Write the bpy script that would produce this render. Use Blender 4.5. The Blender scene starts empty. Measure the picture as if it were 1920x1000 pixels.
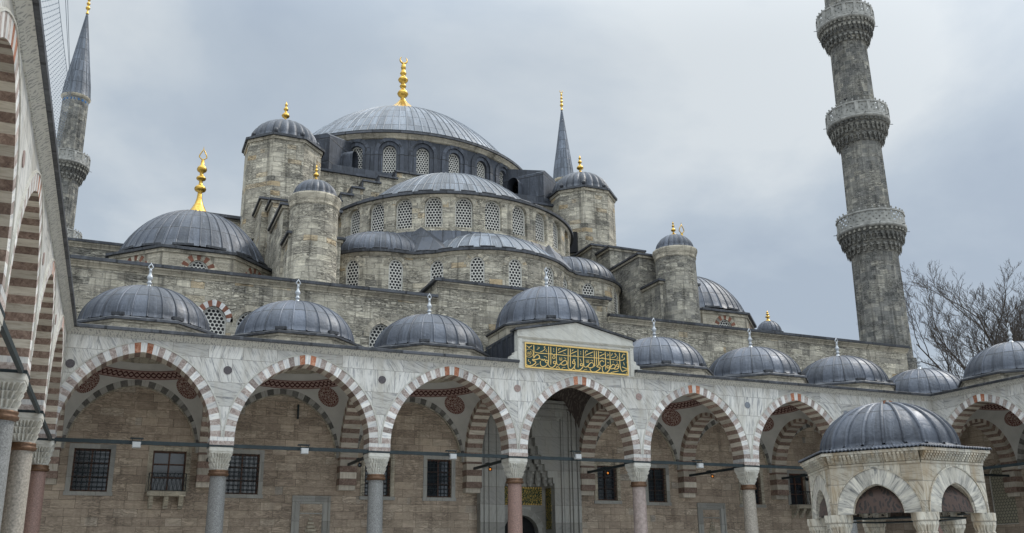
import bpy, math, random
from mathutils import Vector, Matrix
from math import sin, cos, pi, sqrt, radians, atan2, hypot
random.seed(7)
S = bpy.context.scene
COL = S.collection

# ------------------------------------------------------------------ camera
cam_d = bpy.data.cameras.new('camera'); cam = bpy.data.objects.new('camera', cam_d); COL.objects.link(cam)
cam_d.sensor_width = 36.0; cam_d.lens = 31.833
cam_d.shift_y = 0.0390625
cam_d.clip_start = 0.2; cam_d.clip_end = 2000
_r = Vector((0.91807663, -0.39626121, -0.01059961)); _u = Vector((-0.0985868, -0.25414654, 0.96212794)); _f = Vector((0.38394784, 0.8822622, 0.27239212))
_m = Matrix((_r, _u, -_f)).transposed().to_4x4(); _m.translation = Vector((-20.0852, -38.0750, 1.6))
cam.matrix_world = _m
S.camera = cam
S.view_settings.view_transform = 'Standard'; S.view_settings.look = 'None'
S.view_settings.exposure = 0.50; S.view_settings.gamma = 1.0
S.cycles.use_denoising = True
S.cycles.max_bounces = 6; S.cycles.diffuse_bounces = 3; S.cycles.transparent_max_bounces = 8

# ------------------------------------------------------------------ sky and sun
SUN_AZ = radians(84)      # from +Y towards +X
SUN_EL = radians(50)
W = bpy.data.worlds.new('World'); S.world = W; W.use_nodes = True
nt = W.node_tree; nt.nodes.clear()
def wn(t, **k):
    n = nt.nodes.new(t)
    for a, b in k.items(): setattr(n, a, b)
    return n
def wl(a, b): nt.links.new(a, b)
def wmath(op, a, b=None, clamp=False):
    n = wn('ShaderNodeMath', operation=op, use_clamp=clamp)
    for i, v in enumerate((a, b)):
        if v is None: continue
        if isinstance(v, (int, float)): n.inputs[i].default_value = v
        else: wl(v, n.inputs[i])
    return n.outputs[0]
sky = wn('ShaderNodeTexSky', sky_type='NISHITA'); sky.sun_disc = False; sky.sun_elevation = SUN_EL; sky.sun_rotation = SUN_AZ
sky.dust_density = 2.0
tc = wn('ShaderNodeTexCoord'); sp = wn('ShaderNodeSeparateXYZ'); wl(tc.outputs['Generated'], sp.inputs[0])
zc = wmath('MAXIMUM', sp.outputs[2], 0.0)
zz = wmath('ADD', zc, 0.22)
cx = wmath('DIVIDE', sp.outputs[0], zz); cy = wmath('DIVIDE', sp.outputs[1], zz)
cb = wn('ShaderNodeCombineXYZ'); wl(cx, cb.inputs[0]); wl(cy, cb.inputs[1]); cb.inputs[2].default_value = 3.7
n1 = wn('ShaderNodeTexNoise'); n1.inputs['Scale'].default_value = 0.9; n1.inputs['Detail'].default_value = 7; n1.inputs['Roughness'].default_value = 0.52; n1.inputs['Distortion'].default_value = 0.35
wl(cb.outputs[0], n1.inputs['Vector'])
cr = wn('ShaderNodeValToRGB'); wl(n1.outputs[0], cr.inputs[0])
e = cr.color_ramp.elements
e[0].position = 0.40; e[0].color = (0.285, 0.335, 0.398, 1)
e[1].position = 0.61; e[1].color = (0.485, 0.520, 0.542, 1)
q = e.new(0.50); q.color = (0.345, 0.395, 0.448, 1)
# overcast cloud deck: brighter towards the zenith and towards the sun behind the clouds
mr = wn('ShaderNodeMapRange', interpolation_type='SMOOTHSTEP'); wl(zc, mr.inputs[0]); mr.inputs[1].default_value = 0.50; mr.inputs[2].default_value = 0.98; mr.inputs[3].default_value = 1.0; mr.inputs[4].default_value = 4.2
bk = wn('ShaderNodeMapRange', interpolation_type='SMOOTHSTEP'); wl(sp.outputs[1], bk.inputs[0]); bk.inputs[1].default_value = 0.15; bk.inputs[2].default_value = -0.75; bk.inputs[3].default_value = 1.0; bk.inputs[4].default_value = 1.65  # added: sky behind the camera brightened to light the facade
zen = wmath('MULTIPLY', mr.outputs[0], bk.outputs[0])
dt = wn('ShaderNodeVectorMath', operation='DOT_PRODUCT'); wl(tc.outputs['Generated'], dt.inputs[0])
dt.inputs[1].default_value = (sin(SUN_AZ)*cos(SUN_EL), cos(SUN_AZ)*cos(SUN_EL), sin(SUN_EL))
glow = wmath('MULTIPLY', wmath('POWER', wmath('MAXIMUM', dt.outputs['Value'], 0.0), 18.0), 2.5)
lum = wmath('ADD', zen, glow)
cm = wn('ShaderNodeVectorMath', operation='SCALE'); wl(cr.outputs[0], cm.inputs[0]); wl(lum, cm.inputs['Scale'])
SKYS = 0.10
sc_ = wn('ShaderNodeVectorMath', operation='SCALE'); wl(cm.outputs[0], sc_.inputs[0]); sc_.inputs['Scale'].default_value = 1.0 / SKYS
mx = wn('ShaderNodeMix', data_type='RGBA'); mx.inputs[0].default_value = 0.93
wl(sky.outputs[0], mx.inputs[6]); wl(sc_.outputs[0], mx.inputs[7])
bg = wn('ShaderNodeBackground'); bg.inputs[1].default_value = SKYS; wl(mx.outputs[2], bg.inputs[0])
ow = wn('ShaderNodeOutputWorld'); wl(bg.outputs[0], ow.inputs[0])
sun_d = bpy.data.lights.new('sun', 'SUN'); sun_d.energy = 1.5; sun_d.angle = radians(11); sun_d.color = (1.0, 0.94, 0.85)
sun = bpy.data.objects.new('sun', sun_d); COL.objects.link(sun)
sun.rotation_euler = Vector((-sin(SUN_AZ)*cos(SUN_EL), -cos(SUN_AZ)*cos(SUN_EL), -sin(SUN_EL))).to_track_quat('-Z', 'Y').to_euler()

# ------------------------------------------------------------------ materials
class NT:
    def __init__(s, name):
        s.m = bpy.data.materials.new(name); s.m.use_nodes = True
        s.t = s.m.node_tree; s.t.nodes.clear()
        s.o = s.t.nodes.new('ShaderNodeOutputMaterial'); s.b = s.t.nodes.new('ShaderNodeBsdfPrincipled')
        s.t.links.new(s.b.outputs[0], s.o.inputs[0])
    def n(s, t, ins=None, **k):
        n = s.t.nodes.new(t)
        for a, b in k.items(): setattr(n, a, b)
        for a, v in (ins or {}).items():
            if isinstance(v, bpy.types.NodeSocket): s.t.links.new(v, n.inputs[a])
            else: n.inputs[a].default_value = v
        return n
    def math(s, op, a, b=None, c=None, clamp=False):
        ins = {0: a}
        if b is not None: ins[1] = b
        if c is not None: ins[2] = c
        return s.n('ShaderNodeMath', ins, operation=op, use_clamp=clamp).outputs[0]
    def uv(s): return s.n('ShaderNodeUVMap').outputs[0]
    def obj(s): return s.n('ShaderNodeTexCoord').outputs['Object']
    def geo(s): return s.n('ShaderNodeNewGeometry').outputs['Position']
    def mapping(s, v, scale=(1, 1, 1), rot=(0, 0, 0), loc=(0, 0, 0)):
        return s.n('ShaderNodeMapping', {'Vector': v, 'Scale': scale, 'Rotation': rot, 'Location': loc}).outputs[0]
    def noise(s, v, scale, detail=4, rough=0.55, dist=0.0, col=False):
        n = s.n('ShaderNodeTexNoise', {'Vector': v, 'Scale': scale, 'Detail': detail, 'Roughness': rough, 'Distortion': dist})
        return n.outputs['Color' if col else 'Fac' if 'Fac' in n.outputs else 0]
    def ramp(s, f, stops, interp='LINEAR'):
        n = s.n('ShaderNodeValToRGB', {0: f}); cr = n.color_ramp; cr.interpolation = interp
        while len(cr.elements) < len(stops): cr.elements.new(0.5)
        for e, (p, c) in zip(cr.elements, stops):
            e.position = p; e.color = (c, c, c, 1) if isinstance(c, (int, float)) else (*c, 1)
        return n.outputs[0]
    def mix(s, f, a, b, blend='MIX'):
        n = s.n('ShaderNodeMix', {0: f}, data_type='RGBA', blend_type=blend)
        for i, v in ((6, a), (7, b)):
            if isinstance(v, bpy.types.NodeSocket): s.t.links.new(v, n.inputs[i])
            else: n.inputs[i].default_value = (v, v, v, 1) if isinstance(v, (int, float)) else (*v, 1)
        return n.outputs[2]
    def addv(s, a, b): return s.n('ShaderNodeVectorMath', {0: a, 1: b}, operation='ADD').outputs[0]
    def scalev(s, a, f): return s.n('ShaderNodeVectorMath', {0: a, 'Scale': f}, operation='SCALE').outputs[0]
    def bump(s, h, strength=0.5, dist=0.02):
        s.t.links.new(s.n('ShaderNodeBump', {'Height': h, 'Strength': strength, 'Distance': dist}).outputs[0], s.b.inputs['Normal'])
    def set(s, **k):
        for a, v in k.items():
            a = a.replace('_', ' ')
            if isinstance(v, bpy.types.NodeSocket): s.t.links.new(v, s.b.inputs[a])
            elif isinstance(v, tuple): s.b.inputs[a].default_value = (*v, 1) if len(v) == 3 else v
            else: s.b.inputs[a].default_value = v
        return s

def stone(name, stops, bw=0.72, bh=0.31, mortar=0.011, strata=1.0, mort=(0.30, 0.29, 0.26), streak=0.5, stain=1.0, bump=0.7):
    """coursed rubble-faced ashlar, UV in metres"""
    N = NT(name); uv = N.uv(); P = N.geo()
    wob = N.scalev(N.addv(N.noise(P, 2.2, 4, 0.6, col=True), (-0.5, -0.5, -0.5)), 0.10)
    uvd = N.addv(uv, wob)
    b1 = N.n('ShaderNodeTexBrick', {'Vector': uvd, 'Color1': (0, 0, 0, 1), 'Color2': (1, 1, 1, 1), 'Mortar': (0.5, 0.5, 0.5, 1), 'Scale': 1.0, 'Mortar Size': mortar, 'Mortar Smooth': 0.35, 'Bias': 0.0, 'Brick Width': bw, 'Row Height': bh}, offset=0.42, squash=0.7, squash_frequency=3)
    b2 = N.n('ShaderNodeTexBrick', {'Vector': N.addv(uvd, (13.1, 0.0, 0)), 'Color1': (0, 0, 0, 1), 'Color2': (1, 1, 1, 1), 'Mortar': (0.5, 0.5, 0.5, 1), 'Scale': 1.0, 'Mortar Size': 0.0, 'Brick Width': bw * 1.63, 'Row Height': bh}, offset=0.3, squash=1.5, squash_frequency=2)
    rnd = N.math('ADD', N.math('MULTIPLY', b1.outputs[0], 0.72), N.math('MULTIPLY', b2.outputs[0], 0.28))
    base = N.ramp(rnd, stops)
    # each block has its own bedding: the noise jumps at the joints
    bl = N.addv(uvd, N.scalev(b1.outputs[0], 31.0))
    st = N.noise(N.mapping(bl, (1.1, 5.2, 1.0)), 1.35, 7, 0.66, 1.4)
    crack = N.ramp(N.math('ABSOLUTE', N.math('SUBTRACT', st, 0.5)), [(0.0, 1 - 0.86 * strata), (0.022, 1 - 0.55 * strata), (0.06, 1.0)])
    rough_ = N.math('MULTIPLY', N.noise(N.addv(uv, (5.0, 3.0, 0)), 0.55, 3, 0.6), N.math('MULTIPLY_ADD', N.noise(bl, 0.21, 0), 0.8, 0.6))
    crack = N.mix(N.ramp(rough_, [(0.36, 0.12), (0.56, 1.0)]), 1.0, crack)
    st2 = N.noise(P, 9.0, 6, 0.7, 0.6)
    fine = N.math('ADD', N.math('MULTIPLY', st, 0.6), N.math('MULTIPLY', st2, 0.4))
    tone = N.ramp(fine, [(0.34, 1 - 0.55 * strata), (0.46, 1 - 0.10 * strata), (0.54, 1.03), (0.66, 1 + 0.26 * strata)])
    c = N.mix(1.0, N.mix(1.0, base, tone, 'MULTIPLY'), crack, 'MULTIPLY')
    big = N.ramp(N.noise(P, 0.33, 4, 0.6), [(0.3, 0.72), (0.55, 1.0), (0.75, 1.12)])
    c = N.mix(stain, c, N.mix(1.0, c, big, 'MULTIPLY'))
    sv = N.noise(N.mapping(uv, (2.2, 0.16, 1.0)), 1.0, 5, 0.65)
    sk = N.ramp(sv, [(0.34, 1 - streak), (0.47, 1.0)])
    c = N.mix(1.0, c, sk, 'MULTIPLY')
    mfac = b1.outputs['Fac'] if 'Fac' in b1.outputs else b1.outputs[1]
    mcol = N.mix(N.ramp(N.noise(P, 2.0, 3), [(0.4, 0.0), (0.6, 1.0)]), mort, tuple(0.32 * x for x in mort))
    c = N.mix(N.math('MULTIPLY', mfac, 0.85), c, mcol)
    N.set(Base_Color=c, Roughness=0.9, Specular_IOR_Level=0.25)
    h = N.math('SUBTRACT', N.math('ADD', N.math('MULTIPLY', fine, 0.7), N.math('MULTIPLY', crack, 0.35)), N.math('MULTIPLY', mfac, 0.55))
    N.bump(h, bump, 0.09)
    return N.m

GREY = [(0.0, (0.258, 0.243, 0.207)), (0.22, (0.435, 0.397, 0.323)), (0.5, (0.544, 0.499, 0.403)), (0.74, (0.619, 0.565, 0.450)), (0.84, (0.647, 0.590, 0.467)), (0.88, (0.539, 0.414, 0.255)), (1.0, (0.607, 0.518, 0.382))]
M_STONE = stone('grey_limestone', GREY, bw=0.92, bh=0.345)
M_STONE_DARK = stone('weathered_grey_limestone', [(0.0, (0.200, 0.191, 0.172)), (0.35, (0.316, 0.298, 0.255)), (0.65, (0.410, 0.382, 0.317)), (0.9, (0.520, 0.484, 0.395)), (1.0, (0.621, 0.570, 0.469))], bw=0.6, bh=0.28, streak=0.5)
M_STONE_MIN = stone('minaret_stone', [(0.0, (0.155, 0.154, 0.145)), (0.35, (0.227, 0.222, 0.204)), (0.65, (0.295, 0.283, 0.250)), (0.9, (0.372, 0.352, 0.301)), (1.0, (0.445, 0.419, 0.352))], bw=0.55, bh=0.34, streak=0.5)
M_WARM = stone('tan_limestone', [(0.0, (0.331, 0.264, 0.205)), (0.25, (0.448, 0.363, 0.284)), (0.65, (0.523, 0.427, 0.330)), (0.86, (0.587, 0.491, 0.389)), (1.0, (0.395, 0.368, 0.325))], bw=0.98, bh=0.37, mortar=0.009, strata=0.62, mort=(0.20, 0.165, 0.13), streak=0.22, bump=0.5)
M_TRIM = stone('pale_trim_stone', [(0.0, (0.394, 0.356, 0.286)), (0.5, (0.521, 0.468, 0.369)), (1.0, (0.634, 0.567, 0.441))], bw=1.3, bh=0.6, mortar=0.006, strata=0.7, streak=0.6, bump=0.4)

def marble(name, light=(0.60, 0.605, 0.60), dark=(0.22, 0.25, 0.30), bw=2.3, bh=0.98, slab=True, veins=1.0, dirt=0.35, dirtcol=(0.33, 0.30, 0.24)):
    N = NT(name); uv = N.uv(); P = N.geo()
    if slab:
        b = N.n('ShaderNodeTexBrick', {'Vector': uv, 'Color1': (0, 0, 0, 1), 'Color2': (1, 1, 1, 1), 'Mortar': (0.5, 0.5, 0.5, 1), 'Scale': 1.0, 'Mortar Size': 0.011, 'Mortar Smooth': 0.3, 'Bias': 0.0, 'Brick Width': bw, 'Row Height': bh}, offset=0.37, squash=0.6, squash_frequency=2)
        rnd = b.outputs[0]; mf = b.outputs['Fac'] if 'Fac' in b.outputs else b.outputs[1]
        ang = N.math('MULTIPLY_ADD', rnd, 2.4, -0.4)
        v = N.n('ShaderNodeVectorRotate', {'Vector': uv, 'Angle': ang}, rotation_type='Z_AXIS').outputs[0]
        v = N.addv(v, N.scalev(b.outputs[0], 17.0))
    else:
        v = N.n('ShaderNodeVectorRotate', {'Vector': uv, 'Angle': 0.5}, rotation_type='Z_AXIS').outputs[0]; rnd = N.noise(uv, 0.12, 1); mf = None
    wv = N.n('ShaderNodeTexNoise', {'Vector': N.mapping(v, (0.6, 4.6, 1.0)), 'Scale': 2.2, 'Detail': 10, 'Roughness': 0.72, 'Distortion': 0.7}).outputs[0]
    wv2 = N.noise(N.mapping(v, (0.8, 12.0, 1.0)), 1.6, 6, 0.7, 0.5)
    f = N.math('ADD', N.math('MULTIPLY', wv, 0.68), N.math('MULTIPLY', wv2, 0.32))
    cl = N.ramp(f, [(0.38, dark), (0.455, tuple(a * 0.45 + b * 0.55 for a, b in zip(dark, light))), (0.50, light), (0.60, tuple(x * 1.06 for x in light)), (0.68, tuple(x * 0.86 for x in light))])
    c = N.mix(veins, light, cl)
    tone = N.ramp(rnd, [(0.0, 0.68), (0.5, 0.92), (1.0, 1.12)])
    c = N.mix(1.0, c, tone, 'MULTIPLY')
    d = N.ramp(N.noise(N.mapping(P, (1.6, 1.6, 0.35)), 1.1, 6, 0.68), [(0.45, 0.0), (0.68, dirt)])
    c = N.mix(d, c, dirtcol)
    if mf is not None: c = N.mix(N.math('MULTIPLY', mf, 0.8), c, (0.17, 0.16, 0.14))
    N.set(Base_Color=c, Roughness=0.55, Specular_IOR_Level=0.35)
    N.bump(N.math('SUBTRACT', f, N.math('MULTIPLY', mf, 0.6)) if mf is not None else f, 0.12, 0.02)
    return N.m
M_MARBLE = marble('grey_veined_marble', light=(0.565, 0.555, 0.525), dark=(0.18, 0.187, 0.20), dirt=0.6)
M_MARBLE_P = marble('pale_marble', light=(0.56, 0.55, 0.50), dark=(0.30, 0.30, 0.29), slab=False, veins=0.6, dirt=0.5)
M_MARBLE_F = marble('weathered_marble', light=(0.54, 0.515, 0.445), dark=(0.13, 0.135, 0.13), bw=0.9, bh=0.5, veins=1.0, dirt=0.85, dirtcol=(0.27, 0.19, 0.10))
M_MARBLE_S = marble('plain_grey_marble', light=(0.33, 0.325, 0.30), dark=(0.20, 0.20, 0.19), bw=1.6, bh=0.9, veins=0.6, dirt=0.3)

def voussoir(name, lo, hi, light, contrast=1.0, vein=False):
    """UV origin is shifted per voussoir, so low noise gives each stone its own tone"""
    N = NT(name); uv = N.uv()
    f = N.noise(uv, 7.0, 8, 0.75, 1.2) if not vein else N.noise(N.mapping(uv, (9.0, 1.2, 1)), 1.4, 7, 0.7, 0.7)
    per = N.noise(uv, 0.11, 1, 0.3)
    c = N.ramp(f, [(0.33, lo), (0.5, hi), (0.66, light)])
    c = N.mix(1.0, c, N.ramp(per, [(0.3, 0.70), (0.7, 1.25)]), 'MULTIPLY')
    N.set(Base_Color=c, Roughness=0.7, Specular_IOR_Level=0.3); N.bump(f, 0.25, 0.02)
    return N.m
M_VW = voussoir('white_marble_voussoir', (0.33, 0.34, 0.36), (0.57, 0.56, 0.54), (0.66, 0.64, 0.59), vein=True)
M_VR = voussoir('red_breccia_voussoir', (0.15, 0.11, 0.098), (0.33, 0.272, 0.245), (0.53, 0.49, 0.445))
M_VO = voussoir('bright_red_voussoir', (0.20, 0.06, 0.03), (0.37, 0.15, 0.085), (0.50, 0.32, 0.22))
M_VG = voussoir('dark_grey_voussoir', (0.085, 0.085, 0.08), (0.135, 0.13, 0.12), (0.20, 0.19, 0.175))
M_VL = voussoir('light_grey_voussoir', (0.27, 0.26, 0.24), (0.38, 0.37, 0.34), (0.44, 0.43, 0.40), vein=True)
M_SR = voussoir('shade_red_voussoir', (0.10, 0.068, 0.055), (0.21, 0.145, 0.115), (0.33, 0.25, 0.20))  # red voussoir with the shade under the arches put into its colour
M_SW = voussoir('shade_cream_voussoir', (0.33, 0.29, 0.23), (0.48, 0.43, 0.36), (0.54, 0.50, 0.42), vein=True)  # white voussoir darkened the same way, shade in the colour
M_BR = voussoir('brick_voussoir', (0.15, 0.06, 0.035), (0.20, 0.08, 0.05), (0.26, 0.13, 0.08))

def lead(name, sx, sy, base=(0.135, 0.155, 0.195), rough=0.48, metal=0.28, seams=0.9):
    N = NT(name); uv = N.uv(); P = N.geo()
    b = N.n('ShaderNodeTexBrick', {'Vector': N.mapping(uv, (sx, sy, 1)), 'Color1': (0, 0, 0, 1), 'Color2': (1, 1, 1, 1), 'Mortar': (0.5, 0.5, 0.5, 1), 'Scale': 1.0, 'Mortar Size': 0.03, 'Mortar Smooth': 0.4, 'Brick Width': 1.0, 'Row Height': 1.0}, offset=0.0 if sx == 1 else 0.5)
    mf = b.outputs['Fac'] if 'Fac' in b.outputs else b.outputs[1]
    n_ = N.noise(P, 1.6, 6, 0.65, 0.4); n2 = N.noise(P, 6.5, 5, 0.6)
    f = N.math('ADD', N.math('MULTIPLY', b.outputs[0], 0.35), N.math('ADD', N.math('MULTIPLY', n_, 0.45), N.math('MULTIPLY', n2, 0.2)))
    c = N.ramp(f, [(0.25, tuple(x * 0.55 for x in base)), (0.5, base), (0.66, tuple(min(1, x * 1.45) for x in base)), (0.85, tuple(min(1, x * 2.0) for x in base))])
    c = N.mix(1.0, c, N.ramp(N.n('ShaderNodeObjectInfo').outputs['Random'], [(0.0, 0.78), (1.0, 1.25)]), 'MULTIPLY')
    sw = N.noise(N.mapping(uv, (3.1, 0.45, 1)), 1.0, 6, 0.7, 0.4)
    c = N.mix(N.ramp(sw, [(0.52, 0.0), (0.66, 0.55)]), c, tuple(min(1, x * 2.1 + 0.03) for x in base))
    c = N.mix(N.ramp(N.noise(N.mapping(uv, (2.3, 0.7, 1)), 1.3, 6, 0.7), [(0.54, 0.0), (0.68, 0.75)]), c, tuple(x * 0.38 for x in base))
    c = N.mix(N.math('MULTIPLY', mf, seams), c, (0.022, 0.024, 0.028))
    N.set(Base_Color=c, Metallic=metal, Roughness=N.ramp(n_, [(0.3, rough - 0.08), (0.7, rough + 0.14)]), Specular_IOR_Level=0.5)
    N.bump(N.math('SUBTRACT', N.math('ADD', n_, N.math('MULTIPLY', n2, 0.5)), N.math('MULTIPLY', mf, 0.5)), 0.55, 0.07)
    return N.m
M_LEAD = lead('lead_dome_sheet', 1, 1, base=(0.058, 0.066, 0.083))
M_LEADF = lead('lead_flat_sheet', 1.25, 0.55, base=(0.042, 0.048, 0.061), rough=0.58, metal=0.15)
M_LEADD = lead('dark_lead_edge', 0.5, 0.1, base=(0.05, 0.053, 0.06), rough=0.5, metal=0.3)
M_LEADL = lead('pale_lead_sheet', 1, 1, base=(0.112, 0.126, 0.146), rough=0.5, metal=0.2)

def simple(name, col, rough=0.6, metal=0.0, var=0.25, scale=5.0, bump=0.1, spec=0.4):
    N = NT(name); P = N.geo(); f = N.noise(P, scale, 5, 0.6)
    c = N.ramp(f, [(0.3, tuple(x * (1 - var) for x in col)), (0.7, tuple(min(1, x * (1 + var)) for x in col))])
    N.set(Base_Color=c, Roughness=rough, Metallic=metal, Specular_IOR_Level=spec)
    if bump: N.bump(f, bump, 0.02)
    return N.m
M_GOLD = simple('gilded_copper', (0.50, 0.315, 0.07), 0.36, 1.0, 0.35, 5.0, 0.1)
M_FIN = simple('pale_lead_finial', (0.42, 0.44, 0.46), 0.45, 0.3, 0.2)
M_IRON = simple('dark_painted_iron', (0.018, 0.028, 0.032), 0.5, 0.2, 0.3)
M_RAIL = simple('grey_balustrade_stone', (0.27, 0.265, 0.245), 0.85, 0.0, 0.35, 3.0, 0.2)
M_BLACK = simple('black_void', (0.006, 0.006, 0.007), 0.8, 0.0, 0.2, bump=0)
M_WOOD = simple('brown_window_wood', (0.085, 0.04, 0.025), 0.55, 0.0, 0.35, 9.0)
M_BRONZE = simple('bronze_collar', (0.13, 0.075, 0.045), 0.5, 0.5, 0.4, 10.0)
M_PLASTER = simple('grey_plaster', (0.46, 0.445, 0.41), 0.9, 0.0, 0.10, 1.5)
M_GRAN = simple('grey_granite', (0.19, 0.192, 0.188), 0.5, 0.0, 0.5, 26.0)
M_GRANB = simple('beige_granite', (0.29, 0.262, 0.225), 0.5, 0.0, 0.4, 16.0)
M_PORPH = simple('pink_granite', (0.24, 0.155, 0.13), 0.5, 0.0, 0.35, 22.0)
M_LAMPW = simple('white_lamp_housing', (0.42, 0.43, 0.43), 0.4, 0.0, 0.05)
M_GLASS = simple('dusty_window_glass', (0.022, 0.028, 0.036), 0.12, 0.0, 0.3, 3.0, 0.02, 0.8)
M_GROUND = stone('marble_paving', [(0.0, (0.34, 0.33, 0.31)), (0.5, (0.42, 0.41, 0.39)), (1.0, (0.48, 0.47, 0.44))], bw=1.2, bh=0.8, mortar=0.01, strata=0.3, streak=0.1, bump=0.2)
M_BARK = simple('dark_bark', (0.06, 0.05, 0.043), 0.9, 0.0, 0.35, 12.0, 0.4)
M_GREEN = simple('dark_green_panel', (0.006, 0.034, 0.032), 0.35, 0.0, 0.2)
M_GOLDP = simple('gold_paint', (0.68, 0.47, 0.16), 0.45, 0.2, 0.15, 12.0)
M_BIRD = simple('dark_plumage', (0.03, 0.03, 0.035), 0.7, 0.0, 0.3)
M_WIRE = simple('dark_wire', (0.16, 0.19, 0.23), 0.6, 0.0, 0.1, bump=0)
M_BLUET = simple('blue_glazed_tile', (0.02, 0.10, 0.24), 0.25, 0.0, 0.3)

def hexgrille(name, cell=0.16, hole=0.40, frame=(0.56, 0.55, 0.51), dark=(0.012, 0.012, 0.014)):
    """white gypsum grille pierced with rows of round holes; UV in metres"""
    N = NT(name); uv = N.uv()
    sv = N.mapping(uv, (1 / cell, 1 / (cell * 1.732), 1.0))
    def dist(off):
        v = N.addv(sv, off)
        fr = N.n('ShaderNodeVectorMath', {0: v}, operation='FRACTION').outputs[0]
        d = N.n('ShaderNodeVectorMath', {0: fr, 1: (-0.5, -0.5, 0)}, operation='ADD').outputs[0]
        d = N.n('ShaderNodeVectorMath', {0: d, 1: (1.0, 1.732, 0.0)}, operation='MULTIPLY').outputs[0]
        return N.n('ShaderNodeVectorMath', {0: d}, operation='LENGTH').outputs['Value']
    d = N.math('MINIMUM', dist((0.5, 0.5, 0)), dist((0.0, 0.0, 0)))
    f = N.ramp(d, [(hole - 0.02, 0.0), (hole + 0.02, 1.0)])
    P = N.geo()
    fr = N.mix(N.ramp(N.noise(P, 2.5, 4), [(0.35, 0.0), (0.7, 0.5)]), frame, tuple(x * 0.7 for x in frame))
    N.set(Base_Color=N.mix(f, dark, fr), Roughness=0.8); N.bump(f, 0.8, 0.03)
    return N.m
M_GRILLE = hexgrille('pierced_white_grille', cell=0.20, hole=0.385, frame=(0.66, 0.64, 0.58))

M_GRILLEY = hexgrille('backlit_hole_grille', cell=0.2, hole=0.43, frame=(0.16, 0.15, 0.13), dark=(0.36, 0.34, 0.25))  # pale yellow hole colour stands in for light coming through
M_FRAME = simple('white_window_frame', (0.58, 0.565, 0.515), 0.8, 0.0, 0.15)

def lattice(name):
    """pierced stone balustrade: real holes"""
    N = NT(name); uv = N.uv()
    v = N.n('ShaderNodeVectorRotate', {'Vector': N.mapping(uv, (3.4, 3.4, 1)), 'Angle': pi / 4}, rotation_type='Z_AXIS').outputs[0]
    fr = N.n('ShaderNodeVectorMath', {0: v}, operation='FRACTION').outputs[0]
    sx = N.n('ShaderNodeSeparateXYZ', {0: fr}); m = N.math('MAXIMUM', N.math('ABSOLUTE', N.math('SUBTRACT', sx.outputs[0], 0.5)), N.math('ABSOLUTE', N.math('SUBTRACT', sx.outputs[1], 0.5)))
    a = N.math('GREATER_THAN', m, 0.19)
    c = N.ramp(N.noise(N.geo(), 3.0, 4), [(0.3, (0.19, 0.19, 0.178)), (0.7, (0.30, 0.296, 0.27))])
    N.set(Base_Color=c, Roughness=0.85, Alpha=a)
    return N.m
M_LATT = lattice('pierced_balustrade_stone')

def ornament(name, ground, figure, scale, th=0.5):
    N = NT(name); uv = N.uv()
    vo = N.n('ShaderNodeTexVoronoi', {'Vector': N.mapping(uv, (scale, scale, 1)), 'Scale': 1.0}, feature='DISTANCE_TO_EDGE').outputs[0]
    w = N.n('ShaderNodeTexWave', {'Vector': uv, 'Scale': scale * 0.55, 'Distortion': 9.0, 'Detail': 2.0, 'Detail Scale': 1.6}).outputs[1]
    f = N.math('MULTIPLY', N.ramp(vo, [(0.05, 0.0), (0.12, 1.0)]), N.ramp(w, [(th - 0.08, 0.0), (th + 0.08, 1.0)]))
    N.set(Base_Color=N.mix(f, ground, figure), Roughness=0.8)
    return N.m
M_ARAB = ornament('painted_arabesque', (0.34, 0.31, 0.26), (0.028, 0.022, 0.02), 7.0, 0.42)
M_ARABR = ornament('red_arabesque', (0.06, 0.037, 0.029), (0.022, 0.018, 0.016), 4.5, 0.36)
M_ARABD = ornament('dark_arabesque', (0.05, 0.035, 0.03), (0.10, 0.085, 0.07), 3.5, 0.5)
M_KUFI = ornament('gold_script_on_green', (0.012, 0.035, 0.022), (0.46, 0.32, 0.07), 7.5, 0.45)
M_CARVE = ornament('carved_frieze_marble', (0.46, 0.445, 0.40), (0.27, 0.265, 0.25), 5.0, 0.5)
def roundel_mat():
    """painted medallion, UV = (angle turns, radius 0..1)"""
    N = NT('red_painted_medallion'); uv = N.uv(); s = N.n('ShaderNodeSeparateXYZ', {0: uv})
    a = N.math('SINE', N.math('MULTIPLY', s.outputs[0], 2 * pi * 36))
    edge = N.math('GREATER_THAN', s.outputs[1], 0.80)
    teeth = N.math('GREATER_THAN', a, -0.15)
    vo = N.n('ShaderNodeTexVoronoi', {'Vector': N.mapping(uv, (22.0, 5.2, 1)), 'Scale': 1.0}, feature='DISTANCE_TO_EDGE').outputs[0]
    inner = N.math('GREATER_THAN', vo, 0.10)
    f = N.mix(edge, inner, teeth)
    N.set(Base_Color=N.mix(f, (0.33, 0.25, 0.21), (0.085, 0.016, 0.012)), Roughness=0.85)
    return N.m
M_MEDAL = roundel_mat()
def guilloche_mat():
    """interlaced band, UV = (metres along, 0..1 across)"""
    N = NT('red_guilloche_band'); uv = N.uv(); s = N.n('ShaderNodeSeparateXYZ', {0: uv})
    v = N.math('MULTIPLY_ADD', s.outputs[1], 2.0, -1.0)
    def strand(ph):
        y = N.math('MULTIPLY', N.math('SINE', N.math('MULTIPLY_ADD', s.outputs[0], 2 * pi / 0.52, ph)), 0.5)
        return N.math('LESS_THAN', N.math('ABSOLUTE', N.math('SUBTRACT', v, y)), 0.2)
    st = N.math('MAXIMUM', strand(0.0), strand(pi))
    edge = N.math('GREATER_THAN', N.math('ABSOLUTE', v), 0.86)
    c = N.mix(st, (0.30, 0.20, 0.17), (0.05, 0.012, 0.01)); c = N.mix(edge, c, (0.10, 0.02, 0.015))
    N.set(Base_Color=c, Roughness=0.85)
    return N.m
M_GUIL = guilloche_mat()
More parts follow.
